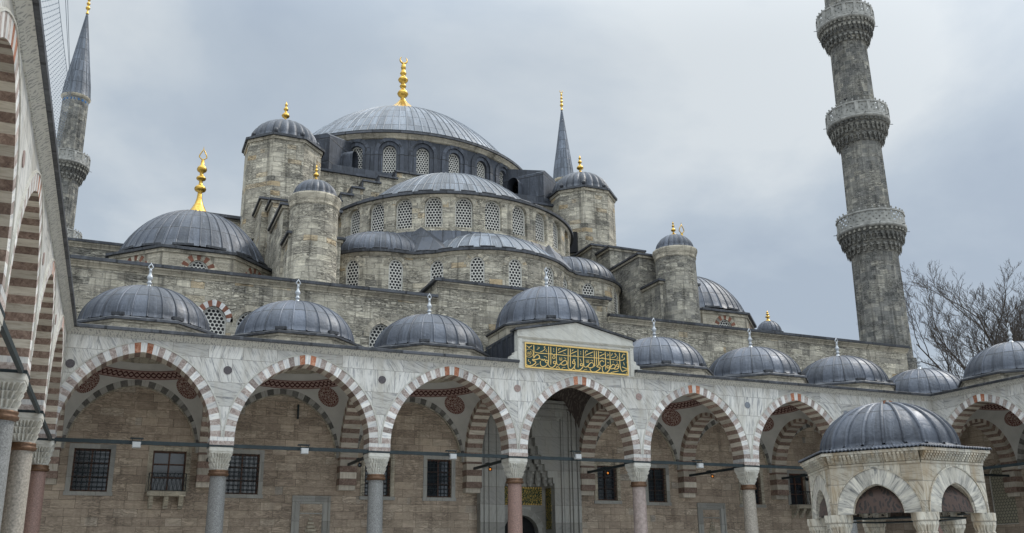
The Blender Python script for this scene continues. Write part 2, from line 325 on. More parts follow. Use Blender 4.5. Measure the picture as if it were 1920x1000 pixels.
def glow(name, col, e):
    N = NT(name); N.set(Base_Color=col, Emission_Color=col, Emission_Strength=e); return N.m
M_ORANGE = glow('lit_amber_lens', (1.0, 0.36, 0.05), 0.2)

# ------------------------------------------------------------------ mesh helpers
class MB:
    def __init__(s): s.v = []; s.f = []; s.m = []; s.u = []; s.s = []
    def poly(s, pts, m=0, uv=None, smooth=False):
        i = len(s.v); s.v.extend([tuple(p) for p in pts]); k = len(pts)
        s.f.append(tuple(range(i, i + k))); s.m.append(m); s.s.append(smooth)
        if uv is None:
            a, b, c = Vector(pts[0]), Vector(pts[1]), Vector(pts[2]); n = (b - a).cross(c - a)
            if n.length < 1e-12 and k > 3: n = (c - a).cross(Vector(pts[3]) - a)
            n = n.normalized() if n.length > 0 else Vector((0, 0, 1))
            if abs(n.z) > 0.85: uv = [(p[0], p[1]) for p in pts]
            else:
                t = Vector((-n.y, n.x, 0)).normalized(); w = n.cross(t)
                uv = [(Vector(p).dot(t), Vector(p).dot(w)) for p in pts]
        s.u.append(list(uv))
    def grid(s, P, U=None, m=0, smooth=True, wrap=False):
        """P[i][j] shared vertices; normal = di x dj"""
        ni, nj = len(P), len(P[0]); b = len(s.v)
        for r in P: s.v.extend([tuple(p) for p in r])
        for i in range(ni - 1 + (1 if wrap else 0)):
            i2 = (i + 1) % ni
            for j in range(nj - 1):
                q = (b + i * nj + j, b + i2 * nj + j, b + i2 * nj + j + 1, b + i * nj + j + 1)
                s.f.append(q); s.m.append(m(i, j) if callable(m) else m); s.s.append(smooth)
                if U is None: s.u.append([(0, 0), (1, 0), (1, 1), (0, 1)])
                else:
                    ua = U[i][j]; ub = U[i + 1][j] if i + 1 < len(U) else U[i2][j]; uc = U[i + 1][j + 1] if i + 1 < len(U) else U[i2][j + 1]; ud = U[i][j + 1]
                    s.u.append([ua, ub, uc, ud])
    def box(s, x0, x1, y0, y1, z0, z1, m=0):
        a, b, c, d = (x0, y0), (x1, y0), (x1, y1), (x0, y1)
        s.prism([a, b, c, d], z0, z1, m)
    def prism(s, pts, z0, z1, m=0, top=True, bot=True, mt=None):
        """pts counter-clockwise seen from above"""
        k = len(pts); L = 0.0
        for i in range(k):
            p, q = pts[i], pts[(i + 1) % k]; l = hypot(q[0] - p[0], q[1] - p[1])
            za = z0; zb = z1
            s.poly([(p[0], p[1], za), (q[0], q[1], za), (q[0], q[1], zb), (p[0], p[1], zb)], m, [(L, za), (L + l, za), (L + l, zb), (L, zb)])
            L += l
        if top: s.poly([(p[0], p[1], z1) for p in pts], m if mt is None else mt)
        if bot: s.poly([(p[0], p[1], z0) for p in reversed(pts)], m)
    def obox(s, c, ax, ay, hx, hy, z0, z1, m=0):
        """oriented box: ax, ay unit 2-D axes"""
        P = [(c[0] + ax[0] * i * hx + ay[0] * j * hy, c[1] + ax[1] * i * hx + ay[1] * j * hy) for i, j in ((-1, -1), (1, -1), (1, 1), (-1, 1))]
        s.prism(P, z0, z1, m)
    def lathe(s, c, prof, n=32, m=0, a0=0.0, a1=2 * pi, smooth=True, uvs=None, fn=None):
        """prof [(r, z)] bottom to top (outer face outward)"""
        full = abs(a1 - a0 - 2 * pi) < 1e-6
        rm = max(p[0] for p in prof); L = [0.0]
        for (r0, z0), (r1, z1) in zip(prof, prof[1:]): L.append(L[-1] + hypot(r1 - r0, z1 - z0))
        P = []; U = []
        for i in range(n + (0 if full else 1)):
            a = a0 + (a1 - a0) * i / n
            P.append([(c[0] + (r * (fn(a, k) if fn else 1)) * sin(a), c[1] - (r * (fn(a, k) if fn else 1)) * cos(a), z) for k, (r, z) in enumerate(prof)])
        for i in range(n + 1):
            a = a0 + (a1 - a0) * i / n
            U.append([((a * rm, prof[k][1] if abs(prof[-1][1] - prof[0][1]) > 0.01 else L[k]) if uvs is None else (a / (2 * pi) * uvs[0], L[k] * uvs[1])) for k in range(len(prof))])
        s.grid(P, U, m, smooth, wrap=full)
    def tube(s, pts, rad, n=6, m=0, smooth=True):
        pts = [Vector(p) for p in pts]; k = len(pts)
        rads = rad if isinstance(rad, (list, tuple)) else [rad] * k
        rings = []; prev = None
        for i in range(k):
            t = (pts[min(i + 1, k - 1)] - pts[max(i - 1, 0)]).normalized()
            if prev is None:
                a = t.cross(Vector((0, 0, 1)));
                if a.length < 1e-3: a = t.cross(Vector((1, 0, 0)))
            else: a = prev - t * prev.dot(t)
            a.normalize(); prev = a; b = t.cross(a)
            rings.append([tuple(pts[i] + (a * cos(2 * pi * j / n) + b * sin(2 * pi * j / n)) * rads[i]) for j in range(n)])
        P = [[rings[i][j] for i in range(k)] for j in range(n)]
        Ls = [0.0]
        for i in range(1, k): Ls.append(Ls[-1] + (pts[i] - pts[i - 1]).length)
        U = [[(j / n * 2 * pi * rads[0], Ls[i]) for i in range(k)] for j in range(n + 1)]
        s.grid(P, U, m, smooth, wrap=True)
    def add(s, o):
        b = len(s.v); s.v += o.v; s.f += [tuple(i + b for i in f) for f in o.f]; s.m += o.m; s.u += o.u; s.s += o.s
    def build(s, name, mats, parent=None, org=(0, 0, 0)):
        me = bpy.data.meshes.new(name)
        me.from_pydata([(x - org[0], y - org[1], z - org[2]) for x, y, z in s.v], [], s.f)
        if not isinstance(mats, (list, tuple)): mats = [mats]
        for m in mats: me.materials.append(m)
        me.polygons.foreach_set('material_index', s.m); me.polygons.foreach_set('use_smooth', s.s)
        ul = me.uv_layers.new(name='UVMap'); ul.data.foreach_set('uv', [c for f in s.u for p in f for c in p])
        me.update(); o = bpy.data.objects.new(name, me); COL.objects.link(o)
        if parent is not None: o.parent = parent
        else: o.location = org
        return o

def thing(name, loc, label, cat, group=None):
    o = bpy.data.objects.new(name, None); COL.objects.link(o); o.location = loc; o.empty_display_size = 0.3
    o['label'] = label; o['category'] = cat
    if group: o['group'] = group
    return o
def tag(o, label, cat, group=None):
    o['label'] = label; o['category'] = cat
    if group: o['group'] = group
    return o
def copy_tree(o, loc, label=None, rotz=None):
    kids = {}
    for x in bpy.data.objects:
        if x.parent: kids.setdefault(x.parent.name, []).append(x)
    r = o.copy(); COL.objects.link(r); r.location = loc
    if label: r['label'] = label
    if rotz is not None: r.rotation_euler = (0, 0, rotz)
    def rec(a, b):
        for ch in kids.get(a.name, []):
            c = ch.copy(); COL.objects.link(c); c.parent = b; rec(ch, c)
    rec(o, r)
    return r

def flat(ox, oy, tx, ty):
    """flat wall: u along t, outward normal to the right of t"""
    nx, ny = ty, -tx
    return lambda u, z, d=0.0: (ox + tx * u - nx * d, oy + ty * u - ny * d, z)
def cyl(cx, cy, r):
    return lambda u, z, d=0.0: (cx + (r - d) * sin(u / r), cy - (r - d) * cos(u / r), z)
def pathwall(pts):
    L = [0.0]
    for a, b in zip(pts, pts[1:]): L.append(L[-1] + hypot(b[0] - a[0], b[1] - a[1]))
    def at(u):
        k = 0
        while k < len(pts) - 2 and u > L[k + 1]: k += 1
        t = (u - L[k]) / (L[k + 1] - L[k]); return k, t
    def tan_(k):
        a = pts[max(k - 1, 0)]; b = pts[min(k + 1, len(pts) - 1)]; l = hypot(b[0] - a[0], b[1] - a[1]); return ((b[0] - a[0]) / l, (b[1] - a[1]) / l)
    def f(u, z, d=0.0):
        k, t = at(u); a, b = pts[k], pts[k + 1]; ta, tb = tan_(k), tan_(k + 1)
        tx, ty = ta[0] * (1 - t) + tb[0] * t, ta[1] * (1 - t) + tb[1] * t; l = hypot(tx, ty); tx /= l; ty /= l
        return (a[0] + (b[0] - a[0]) * t - ty * d, a[1] + (b[1] - a[1]) * t + tx * d, z)
    def near(x, y):
        best = min(range(0, int(L[-1] * 50)), key=lambda i: (lambda p: hypot(p[0] - x, p[1] - y))(f(i / 50, 0)))
        return best / 50
    return f, L[-1], near

def arch(w, h, n=24, t=0.0):
    """pointed arch from left spring to right spring, (du, dz) evenly along the curve; t offsets outwards"""
    w += t; h += t; c = max(0.0, (h * h - w * w) / (2 * w)); R = w + c
    ap = atan2(h, c)           # right arc is centred (-c, 0): from angle 0 to ap
    half = [(-c + R * cos(a), R * sin(a)) for a in [ap * i / (n // 2) for i in range(n // 2 + 1)]]
    if c == 0: half = [(w * cos(pi / 2 * i / (n // 2)), h * sin(pi / 2 * i / (n // 2))) for i in range(n // 2 + 1)]
    return [(-x, z) for x, z in half] + [(x, z) for x, z in reversed(half[:-1])]

def wall_openings(mb, f, ua, ub, z0, z1, ops, m=0, mr=None, du=1e9, flip=False):
    mr = m if mr is None else mr
    def P(pts, mm):
        q = [f(*p) for p in pts]; uv = [(p[0] + (p[2] if len(p) > 2 else 0), p[1]) for p in pts]
        if flip: q.reverse(); uv.reverse()
        mb.poly(q, mm, uv)
    def strip(a, b):
        if b - a < 1e-5: return
        n = max(1, int(math.ceil((b - a) / du - 1e-6)))
        for i in range(n):
            x, y = a + (b - a) * i / n, a + (b - a) * (i + 1) / n
            P([(x, z0), (y, z0), (y, z1), (x, z1)], m)
    cur = ua
    for o in sorted(ops, key=lambda o: o['u']):
        u, w = o['u'], o['w']; zs, zp, h, d = o.get('zs', z0), o['zp'], o.get('h', 0.0), o.get('d', 0.3)
        strip(cur, u - w); cur = u + w
        if h > 0: pts = [(u + x, zp + z) for x, z in arch(w, h, o.get('n', 16))]
        else: pts = [(u - w, zp), (u + w, zp)]
        for (xa, za), (xb, zb) in zip(pts, pts[1:]):
            P([(xa, za), (xb, zb), (xb, z1), (xa, z1)], m)
            if zs > z0: P([(xa, z0), (xb, z0), (xb, zs), (xa, zs)], m)
            if d: P([(xa, za, d), (xb, zb, d), (xb, zb), (xa, za)], mr)
            if d and zs > z0: P([(xa, zs), (xb, zs), (xb, zs, d), (xa, zs, d)], mr)
        if d:
            P([(u - w, zs), (u - w, zs, d), (u - w, zp, d), (u - w, zp)], mr)
            P([(u + w, zs, d), (u + w, zs), (u + w, zp), (u + w, zp, d)], mr)
    strip(cur, ub)

def fill_opening(f, o, d, m=0, inset=0.0):
    """panel closing an opening at depth d, UV in metres about its centre"""
    mb = MB(); u, w = o['u'], o['w'] - inset; zs, zp, h = o['zs'] + inset, o['zp'], o.get('h', 0.0)
    pts = [(x, zp + z) for x, z in arch(w, h - inset, o.get('n', 16))] if h > 0 else [(-w, zp - inset), (w, zp - inset)]
    for (xa, za), (xb, zb) in zip(pts, pts[1:]):
        mb.poly([f(u + xa, zs, d), f(u + xb, zs, d), f(u + xb, zb, d), f(u + xa, za, d)], m, [(xa, 0), (xb, 0), (xb, zb - zs), (xa, za - zs)])
    return mb
def frame_opening(f, o, d0, d1, t, m=0):
    """thin raised rim just inside an opening"""
    mb = MB(); u, w = o['u'], o['w']; zs, zp, h = o['zs'], o['zp'], o.get('h', 0.0); n = o.get('n', 16)
    def outline(k):
        a = [(x, zp + z) for x, z in arch(w - k, h - k, n)] if h > 0 else [(-(w - k), zp - k), (w - k, zp - k)]
        return [(-(w - k), zs + k)] + a + [(w - k, zs + k)]
    A, B = outline(0.001), outline(t)
    for i in range(len(A)):
        j = (i + 1) % len(A); a, b, c, d = A[i], A[j], B[j], B[i]
        mb.poly([f(u + a[0], a[1], d0), f(u + d[0], d[1], d0), f(u + c[0], c[1], d0), f(u + b[0], b[1], d0)], m)
        mb.poly([f(u + d[0], d[1], d0), f(u + d[0], d[1], d1), f(u + c[0], c[1], d1), f(u + c[0], c[1], d0)], m)
    return mb
def grille_window(f, o, parent, org, mat=None, d=None, rim=0.05, name='window'):
    d = o.get('d', 0.3) - 0.04 if d is None else d
    w = fill_opening(f, o, d).build(name, mat or M_GRILLE, parent, org)
    frame_opening(f, o, d - 0.05, d, rim).build('frame', M_FRAME, w, org)
    return w

RV = random.Random(3)
def ring(mb, f, u, zp, w, h, t, n, mats, d0, d1, dback=None, soffit=None, center=None, sub=2, extrados=0.0):
    """arch ring of n voussoirs; mats(k) -> front material, soffit(k) -> soffit material"""
    N = n * sub
    def even(A):
        L = [0.0]
        for a, b in zip(A, A[1:]): L.append(L[-1] + hypot(b[0] - a[0], b[1] - a[1]))
        out = []; k = 0
        for i in range(N + 1):
            s_ = L[-1] * i / N
            while k < len(A) - 2 and L[k + 1] < s_: k += 1
            q = (s_ - L[k]) / (L[k + 1] - L[k]); out.append((A[k][0] + (A[k + 1][0] - A[k][0]) * q, A[k][1] + (A[k + 1][1] - A[k][1]) * q))
        return out, L[-1]
    I, Li = even(arch(w, h, 80)); E, _ = even(arch(w, h, 80, t))
    for k in range(n):
        off = (RV.random() * 90, RV.random() * 90); m = mats(k); ms = soffit(k) if soffit else m
        for q in range(sub):
            i = k * sub + q; a, b = I[i], I[i + 1]; c, d = E[i + 1], E[i]
            la, lb = Li * i / N, Li * (i + 1) / N
            uvf = [(off[0] + la, off[1]), (off[0] + lb, off[1]), (off[0] + lb, off[1] + t), (off[0] + la, off[1] + t)]
            mb.poly([f(u + a[0], zp + a[1], d0), f(u + b[0], zp + b[1], d0), f(u + c[0], zp + c[1], d0), f(u + d[0], zp + d[1], d0)], m, uvf)
            D = d1 - d0
            mb.poly([f(u + a[0], zp + a[1], d1), f(u + b[0], zp + b[1], d1), f(u + b[0], zp + b[1], d0), f(u + a[0], zp + a[1], d0)], ms, [(off[0] + la, off[1] + D), (off[0] + lb, off[1] + D), (off[0] + lb, off[1]), (off[0] + la, off[1])])
            mb.poly([f(u + d[0], zp + d[1], d0), f(u + c[0], zp + c[1], d0), f(u + c[0], zp + c[1], d0 + extrados), f(u + d[0], zp + d[1], d0 + extrados)], m, uvf) if extrados else None
            if dback is not None:
                mb.poly([f(u + b[0], zp + b[1], d1), f(u + a[0], zp + a[1], d1), f(u + d[0], zp + d[1], d1), f(u + c[0], zp + c[1], d1)], ms, [uvf[1], uvf[0], uvf[3], uvf[2]])

def mould(mb, f, u, zp, w, h, t0, t1, d0, d1, m=0, n=48, foot=None):
    A = arch(w, h, n, t0); B = arch(w, h, n, t1)
    for i in range(len(A) - 1):
        a, b, c, d = A[i], A[i + 1], B[i + 1], B[i]
        mb.poly([f(u + p[0], zp + p[1], d0) for p in (a, b, c, d)], m)
        mb.poly([f(u + a[0], zp + a[1], d1), f(u + b[0], zp + b[1], d1), f(u + b[0], zp + b[1], d0), f(u + a[0], zp + a[1], d0)], m)
        mb.poly([f(u + d[0], zp + d[1], d0), f(u + c[0], zp + c[1], d0), f(u + c[0], zp + c[1], d1), f(u + d[0], zp + d[1], d1)], m)

def band(mb, f, ua, ub, prof, m=0, du=1e9, ends=True):
    """horizontal moulding: prof [(d, z)] from bottom to top, d negative = proud of the wall"""
    n = max(1, int(math.ceil((ub - ua) / du - 1e-6)))
    for i in range(n):
        a, b = ua + (ub - ua) * i / n, ua + (ub - ua) * (i + 1) / n
        L = 0.0
        for (d0, z0), (d1, z1) in zip(prof, prof[1:]):
            l = hypot(d1 - d0, z1 - z0)
            mb.poly([f(a, z0, d0), f(b, z0, d0), f(b, z1, d1), f(a, z1, d1)], m, [(a, L), (b, L), (b, L + l), (a, L + l)]); L += l
    if ends and len(prof) > 2:
        mb.poly([f(ua, z, d) for d, z in prof], m); mb.poly([f(ub, z, d) for d, z in reversed(prof)], m)

def ngon(c, R, n=8, rot=0.0):
    return [(c[0] + R * cos(rot + 2 * pi * i / n), c[1] + R * sin(rot + 2 * pi * i / n)) for i in range(n)]

def dome(c, z0, r, h, nrib=28, rows=5, a0=0.0, a1=2 * pi, cap=0.0, ribw=0.06, ribh=0.035, seg=14, power=1.0, flare=0.0):
    """lead dome: smooth shell + standing ribs; UV in panel units"""
    mb = MB(); prof = []
    if flare: prof += [(r + flare, z0 - flare * 0.22), (r + flare * 0.4, z0 - 0.02)]
    for i in range(seg + 1):
        t = cap + (pi / 2 - cap) * i / seg
        prof.append((max(r * cos(t) / cos(cap), 0.02), z0 + h * (sin(t) - sin(cap)) / (1 - sin(cap))))
    L = [0.0]
    for a, b in zip(prof, prof[1:]): L.append(L[-1] + hypot(a[0] - b[0], a[1] - b[1]))
    n = int(nrib * 2 * (a1 - a0) / (2 * pi))
    mb.lathe(c, prof, n, 0, a0, a1, True, uvs=(nrib, rows / L[-1]))
    nr = int(round(nrib * (a1 - a0) / (2 * pi)))
    for k in range(nr + (0 if abs(a1 - a0 - 2 * pi) < 1e-6 else 1)):
        a = a0 + (a1 - a0) * k / nr; tx, ty = cos(a), sin(a); ex, ey = sin(a), -cos(a)
        A = []
        for i, (rr, z) in enumerate(prof):
            if rr < 0.12 * r: break
            p0 = prof[max(i - 1, 0)]; p1 = prof[min(i + 1, len(prof) - 1)]; dr, dz = p1[0] - p0[0], p1[1] - p0[1]; l = hypot(dr, dz)
            nr_, nz_ = dz / l, -dr / l; ww = ribw / 2 * min(1.0, 0.35 + rr / r)
            row = []
            for sgn, hh in ((-1, -0.01), (-0.7, ribh), (0.7, ribh), (1, -0.01)):
                R_ = rr + nr_ * hh
                row.append((c[0] + ex * R_ + tx * sgn * ww, c[1] + ey * R_ + ty * sgn * ww, z + nz_ * hh))
            A.append(row)
        P = [[A[i][j] for i in range(len(A))] for j in range(4)]
        U = [[(k + 0.3, 0.5)] * len(A)] * 4
        mb.grid(P, U, 0, True)
    return mb

def melon(c, z0, r, h, n=22, depth=0.09, seg=12, over=0.1, drop=0.12):
    """fluted lead cap with convex gores and a scalloped edge"""
    mb = MB(); N = n * 8; P = []; U = []
    for i in range(N + 1):
        a = 2 * pi * i / N; g = abs(sin(a * n / 2)); row = []; ur = []
        for j in range(-1, seg + 1):
            if j < 0: rr, z = r + over, z0 - drop * g
            else:
                t = pi / 2 * j / seg; rr = max(r * cos(t), 0.02); z = z0 + h * sin(t)
            k = 1 + depth * (g - 0.5) * (1 if j < seg * 0.8 else 0.5)
            row.append((c[0] + rr * k * sin(a), c[1] - rr * k * cos(a), z)); ur.append((i / 8, 0.3 + 0.1 * j))
        P.append(row); U.append(ur)
    mb.grid(P[:-1], U, 0, True, wrap=True)
    return mb

def finial(c, z, prof, top=None, n=14, scale=1.0):
    mb = MB(); mb.lathe(c, [(max(r * scale, 0.004), z + dz * scale) for r, dz in prof], n)
    return mb
def crescent(mb, c, z, r, t=0.05, n=14):
    pts = []; rad = []
    for i in range(n + 1):
        a = radians(120) + radians(300) * i / n
        pts.append((c[0] + r * cos(a), c[1], z + r + r * sin(a))); rad.append(t * (0.25 + sin(pi * i / n)))
    mb.tube(pts, rad, 6)
def tulip(mb, c, z, w, h, t):
    """open flame-shaped finial head, lying in the X-Z plane"""
    pts = [(0, 0), (-0.5, 0.28), (-0.42, 0.5), (0, 1.0), (0.42, 0.5), (0.5, 0.28), (0, 0)]
    P = []
    for (a, b), (a2, b2) in zip(pts, pts[1:]):
        for k in range(3): P.append((c[0] + (a + (a2 - a) * k / 3) * w, c[1], z + (b + (b2 - b) * k / 3) * h))
    P.append(P[0]); mb.tube(P, t, 5)
    mb.tube([(c[0], c[1], z + h * 0.95), (c[0], c[1], z + h * 1.25)], [t * 0.8, t * 0.3], 5)
F_WHITE = [(0.0, -0.02), (0.23, -0.02), (0.22, 0.02), (0.13, 0.08), (0.07, 0.17), (0.055, 0.22), (0.10, 0.25), (0.10, 0.29), (0.055, 0.32), (0.07, 0.40), (0.115, 0.47), (0.10, 0.53), (0.055, 0.62), (0.045, 0.72), (0.06, 0.74), (0.05, 0.80), (0.03, 0.84)]
F_GOLDB = [(0.0, 0), (0.5, 0), (0.48, 0.05), (0.30, 0.20), (0.20, 0.32), (0.15, 0.50), (0.13, 0.56), (0.34, 0.64), (0.36, 0.74), (0.25, 0.86), (0.12, 0.95), (0.11, 1.05), (0.24, 1.10), (0.26, 1.18), (0.17, 1.27), (0.09, 1.36), (0.16, 1.41), (0.17, 1.47), (0.08, 1.58), (0.02, 1.66)]
def beads(spec):
    """spec: base flare then (radius, z centre, half height) beads on a thin stem"""
    base, stem, bd, top = spec
    p = [(0.0, 0.0), (base, 0.0), (base * 0.97, 0.06)]
    zb = bd[0][1] - bd[0][2]
    for q in (0.25, 0.5, 0.75, 1.0): p.append((stem * 1.25 + (base - stem * 1.25) * (1 - q) ** 2.2, 0.06 + (zb - 0.1) * q))
    for r, zc_, hh in bd:
        p += [(stem, zc_ - hh), (stem + (r - stem) * 0.8, zc_ - hh * 0.55), (r, zc_ - hh * 0.1), (stem + (r - stem) * 0.75, zc_ + hh * 0.4), (stem * 1.1, zc_ + hh)]
    p += [(stem * 0.8, top)]
    return p
F_GOLDS = [(0.0, 0), (0.42, 0), (0.40, 0.04), (0.26, 0.16), (0.13, 0.26), (0.09, 0.36), (0.08, 0.46), (0.22, 0.53), (0.27, 0.62), (0.20, 0.74), (0.09, 0.86), (0.065, 0.98), (0.14, 1.04), (0.16, 1.10), (0.10, 1.20), (0.05, 1.32), (0.09, 1.38), (0.10, 1.43), (0.05, 1.52), (0.015, 1.66)]

# ================================================================== SETTING
g = MB(); g.poly([(-300, -300, 0), (300, -300, 0), (300, 300, 0), (-300, 300, 0)])
gr = g.build('courtyard_ground', M_GROUND); gr['kind'] = 'structure'

def fbox(mb, f, u0, u1, z0, z1, d0, d1, m=0):
    a, b, c, d = f(u0, z0, d0), f(u1, z0, d0), f(u1, z0, d1), f(u0, z0, d1)
    L = abs(u1 - u0); D = abs(d1 - d0)
    up = lambda p, z: (p[0], p[1], z)
    mb.poly([a, b, up(b, z1), up(a, z1)], m, [(u0, z0), (u1, z0), (u1, z1), (u0, z1)])
    mb.poly([b, c, up(c, z1), up(b, z1)], m, [(d0, z0), (d1, z0), (d1, z1), (d0, z1)])
    mb.poly([c, d, up(d, z1), up(c, z1)], m, [(u1, z0), (u0, z0), (u0, z1), (u1, z1)])
    mb.poly([d, a, up(a, z1), up(d, z1)], m, [(d1, z0), (d0, z0), (d0, z1), (d1, z1)])
    mb.poly([up(a, z1), up(b, z1), up(c, z1), up(d, z1)], m); mb.poly([d, c, b, a], m)

# ================================================================== ARCADES
SPR, APEX = 6.6, 9.83
VD = 6.2           # depth of the portico from its front to its rear wall
def stripes(k): return 0 if k % 2 else 1
def front_mats(n):
    c = n // 2
    return lambda k: 2 if abs(k - c) == 1 else (1 if (k - c) % 2 else 0)

def capital(mb, c, hw):
    """stalactite capital: round at the foot, square at the head, stepped rows of small niches"""
    lv = [(5.30, 0.335, 0.0, 0), (5.35, 0.35, 0.0, 0), (5.36, 0.345, 0.20, 20), (5.50, 0.40, 0.22, 20), (5.56, 0.405, 0.05, 20), (5.57, 0.365, 0.18, 24), (5.70, 0.42, 0.22, 24), (5.76, 0.435, 0.05, 24), (5.77, 0.395, 0.16, 28), (5.90, 0.45, 0.18, 28), (5.96, 0.465, 0.04, 28), (5.97, 0.455, 0.0, 0), (6.02, 0.455, 0.0, 0), (6.03, 0.475, 0.0, 0), (6.19, 0.475, 0.0, 0)]
    N = 112; P = []
    for i in range(N):
        a = 2 * pi * i / N; row = []
        for z, r, dep, n in lv:
            t = min(1.0, max(0.0, (z - 5.3) / 0.75)); e = 2 + 14 * t ** 2.2
            sq = (abs(cos(a)) ** e + abs(sin(a)) ** e) ** (-1 / e); rr = r * sq
            if n: rr *= 1 - dep * (1 - abs(cos(a * n / 2))) ** 0.7
            row.append((c[0] + rr * cos(a), c[1] + rr * sin(a), z))
        P.append(row)
    U = [[(i / N * 3, z) for z, *_ in lv] for i in range(N + 1)]
    mb.grid(P, U, 0, False, wrap=True)

def make_column(parent, org, f, u, mat, collar, hw=0.47):
    c = f(u, 0, 0.45)[:2]
    mb = MB(); mb.lathe(c, [(0.46, 0.5), (0.44, 0.56), (0.36, 0.62), (0.345, 0.7), (0.335, 2.8), (0.315, 5.08)], 28)
    mb.prism(ngon(c, 0.62, 4, pi / 4), 0.0, 0.5)
    col = mb.build('column', mat, parent, org)
    b = MB(); b.lathe(c, [(0.315, 5.06), (0.40, 5.10), (0.415, 5.17), (0.36, 5.21), (0.385, 5.25), (0.385, 5.30), (0.30, 5.32)], 28); b.build('collar', collar, col, org)
    k = MB(); capital(k, c, hw); k.build('capital', M_MARBLE_P, col, org)
    return col

def impost(parent, org, f, u, hw=0.47):
    mb = MB(); fbox(mb, f, u - hw, u + hw, 6.27, 6.44, -0.02, 0.92, 1); fbox(mb, f, u - hw + 0.002, u + hw - 0.002, 6.44, SPR, -0.018, 0.918, 0)
    for i in range(len(mb.u)):
        o = RV.random() * 60; mb.u[i] = [(a + o, b + o) for a, b in mb.u[i]]
    mb.build('impost', [M_VW, M_VR], parent, org)

def make_vault(parent, org, f, ua, ub, d0, d1, mat=None, orn=True, base=6.5):
    cu, cd = (ua + ub) / 2, (d0 + d1) / 2; R2 = ((ub - ua) / 2) ** 2 + ((d1 - d0) / 2) ** 2 + 0.2; n = 26
    zf = lambda x, y: base + 1.15 * sqrt(max(R2 - x * x - y * y, 0.05))
    P = []; U = []
    for i in range(n + 1):
        u = ua + (ub - ua) * i / n
        P.append([f(u, zf(u - cu, d0 + (d1 - d0) * j / n - cd), d0 + (d1 - d0) * j / n) for j in range(n + 1)])
        U.append([(u, d0 + (d1 - d0) * j / n) for j in range(n + 1)])
    mb = MB(); mb.grid(P, U, 0, True); v = mb.build('vault', mat or M_PLASTER, parent, org)
    if not orn: return v
    r0, r1 = min(ub - ua, d1 - d0) / 2 * 0.84, min(ub - ua, d1 - d0) / 2 * 0.99
    mb = MB(); N = 72
    for i in range(N):
        a, b = 2 * pi * i / N, 2 * pi * (i + 1) / N
        q = [(r0, a, 0), (r0, b, 0), (r1, b, 1), (r1, a, 1)]
        mb.poly([f(cu + r * cos(t), zf(r * cos(t), r * sin(t)) - 0.02, cd + r * sin(t)) for r, t, _ in q], 0, [(t * r1, k) for r, t, k in q])
    mb.build('painted_band', M_GUIL, v, org)
    for sx in (-1, 1):
        for sy in (-1, 1):
            x0, y0 = sx * (ub - ua) / 2 * 0.735, sy * (d1 - d0) / 2 * 0.76; mb = MB(); rr = 0.56; z0 = zf(x0, y0)
            nrm = Vector((x0, y0, (z0 - base) / 1.32)).normalized(); e1 = nrm.cross(Vector((0, 0, 1))).normalized(); e2 = nrm.cross(e1); N = 36
            cen = Vector((x0, y0, z0)) - nrm * 0.05
            for i in range(N):
                pts = []
                for r, t in ((0.03, i), (rr, i), (rr, i + 1), (0.03, i + 1)):
                    p = cen + e1 * r * cos(2 * pi * t / N) + e2 * r * sin(2 * pi * t / N); pts.append(f(cu + p.x, p.z, cd + p.y))
                mb.poly(pts, 0, [(i / N, 0.05), (i / N, 1), ((i + 1) / N, 1), ((i + 1) / N, 0.05)])
            mb.build('painted_medallion', M_MEDAL, v, org)
    return v

def transverse(parent, org, f, u, d0=0.92, d1=5.95, hw=0.40):
    """striped arch from a column back to the rear wall, its pilaster and its iron tie"""
    cd = (d0 + d1 - 0.25) / 2; w = (d1 - 0.42 - d0) / 2
    for side in (1, -1):
        f2 = (lambda q, z, e=0.0: f(u + hw - e, z, q)) if side == 1 else (lambda q, z, e=0.0: f(u - hw + e, z, q))
        if side == 1:
            mb = MB(); ring(mb, f2, cd, SPR, w, 2.7, 0.40, 33, lambda k: k % 2, -0.015, 2 * hw + 0.015, dback=1)
            mb.build('transverse_arch', [M_SW, M_SR], parent, org)
        mb = MB(); wall_openings(mb, f2, d0, d1, SPR, 10.6, [dict(u=cd, w=w + 0.1, zp=SPR, h=2.8, d=0, n=24)])
        mb.build('spandrel', M_PLASTER, parent, org)
    mb = MB(); z = 5.05; k = 0
    while z < SPR - 0.01:
        h = 0.3 if k else 0.24; zz = min(z + h, SPR); pr_ = 0.10 if k == 0 else 0.42; o = RV.random() * 40; s0 = len(mb.u)
        fbox(mb, f, u - hw - 0.02 * (k % 2), u + hw + 0.02 * (k % 2), z, zz - 0.004, d1 - (0.2 if k < 1 else 0.36), d1 + 0.25, k % 2)
        for i in range(s0, len(mb.u)): mb.u[i] = [(a + o, b + o) for a, b in mb.u[i]]
        z = zz; k += 1
    mb.build('pilaster', [M_SW, M_SR], parent, org)
    mb = MB(); fbox(mb, f, u - 0.055, u + 0.055, 6.19, 6.31, 0.9, d1 - 0.1); mb.build('tie_rod', M_IRON, parent, org)

def cornice(parent, org, f, ua, ub, z=10.34):
    mb = MB(); band(mb, f, ua, ub, [(0.0, z), (-0.035, z + 0.005), (-0.035, z + 0.04), (-0.06, z + 0.06), (-0.16, z + 0.17), (-0.24, z + 0.22), (-0.24, z + 0.24), (0.3, z + 0.24)], 0, 3.1)
    mb.build('carved_cornice', M_CARVE, parent, org)
    mb = MB(); band(mb, f, ua, ub, [(0.3, z + 0.243), (-0.34, z + 0.243), (-0.345, z + 0.36), (-0.30, z + 0.38), (0.3, z + 0.46), (0.5, z + 0.50)], 0)
    mb.build('lead_edge', M_LEADD, parent, org)

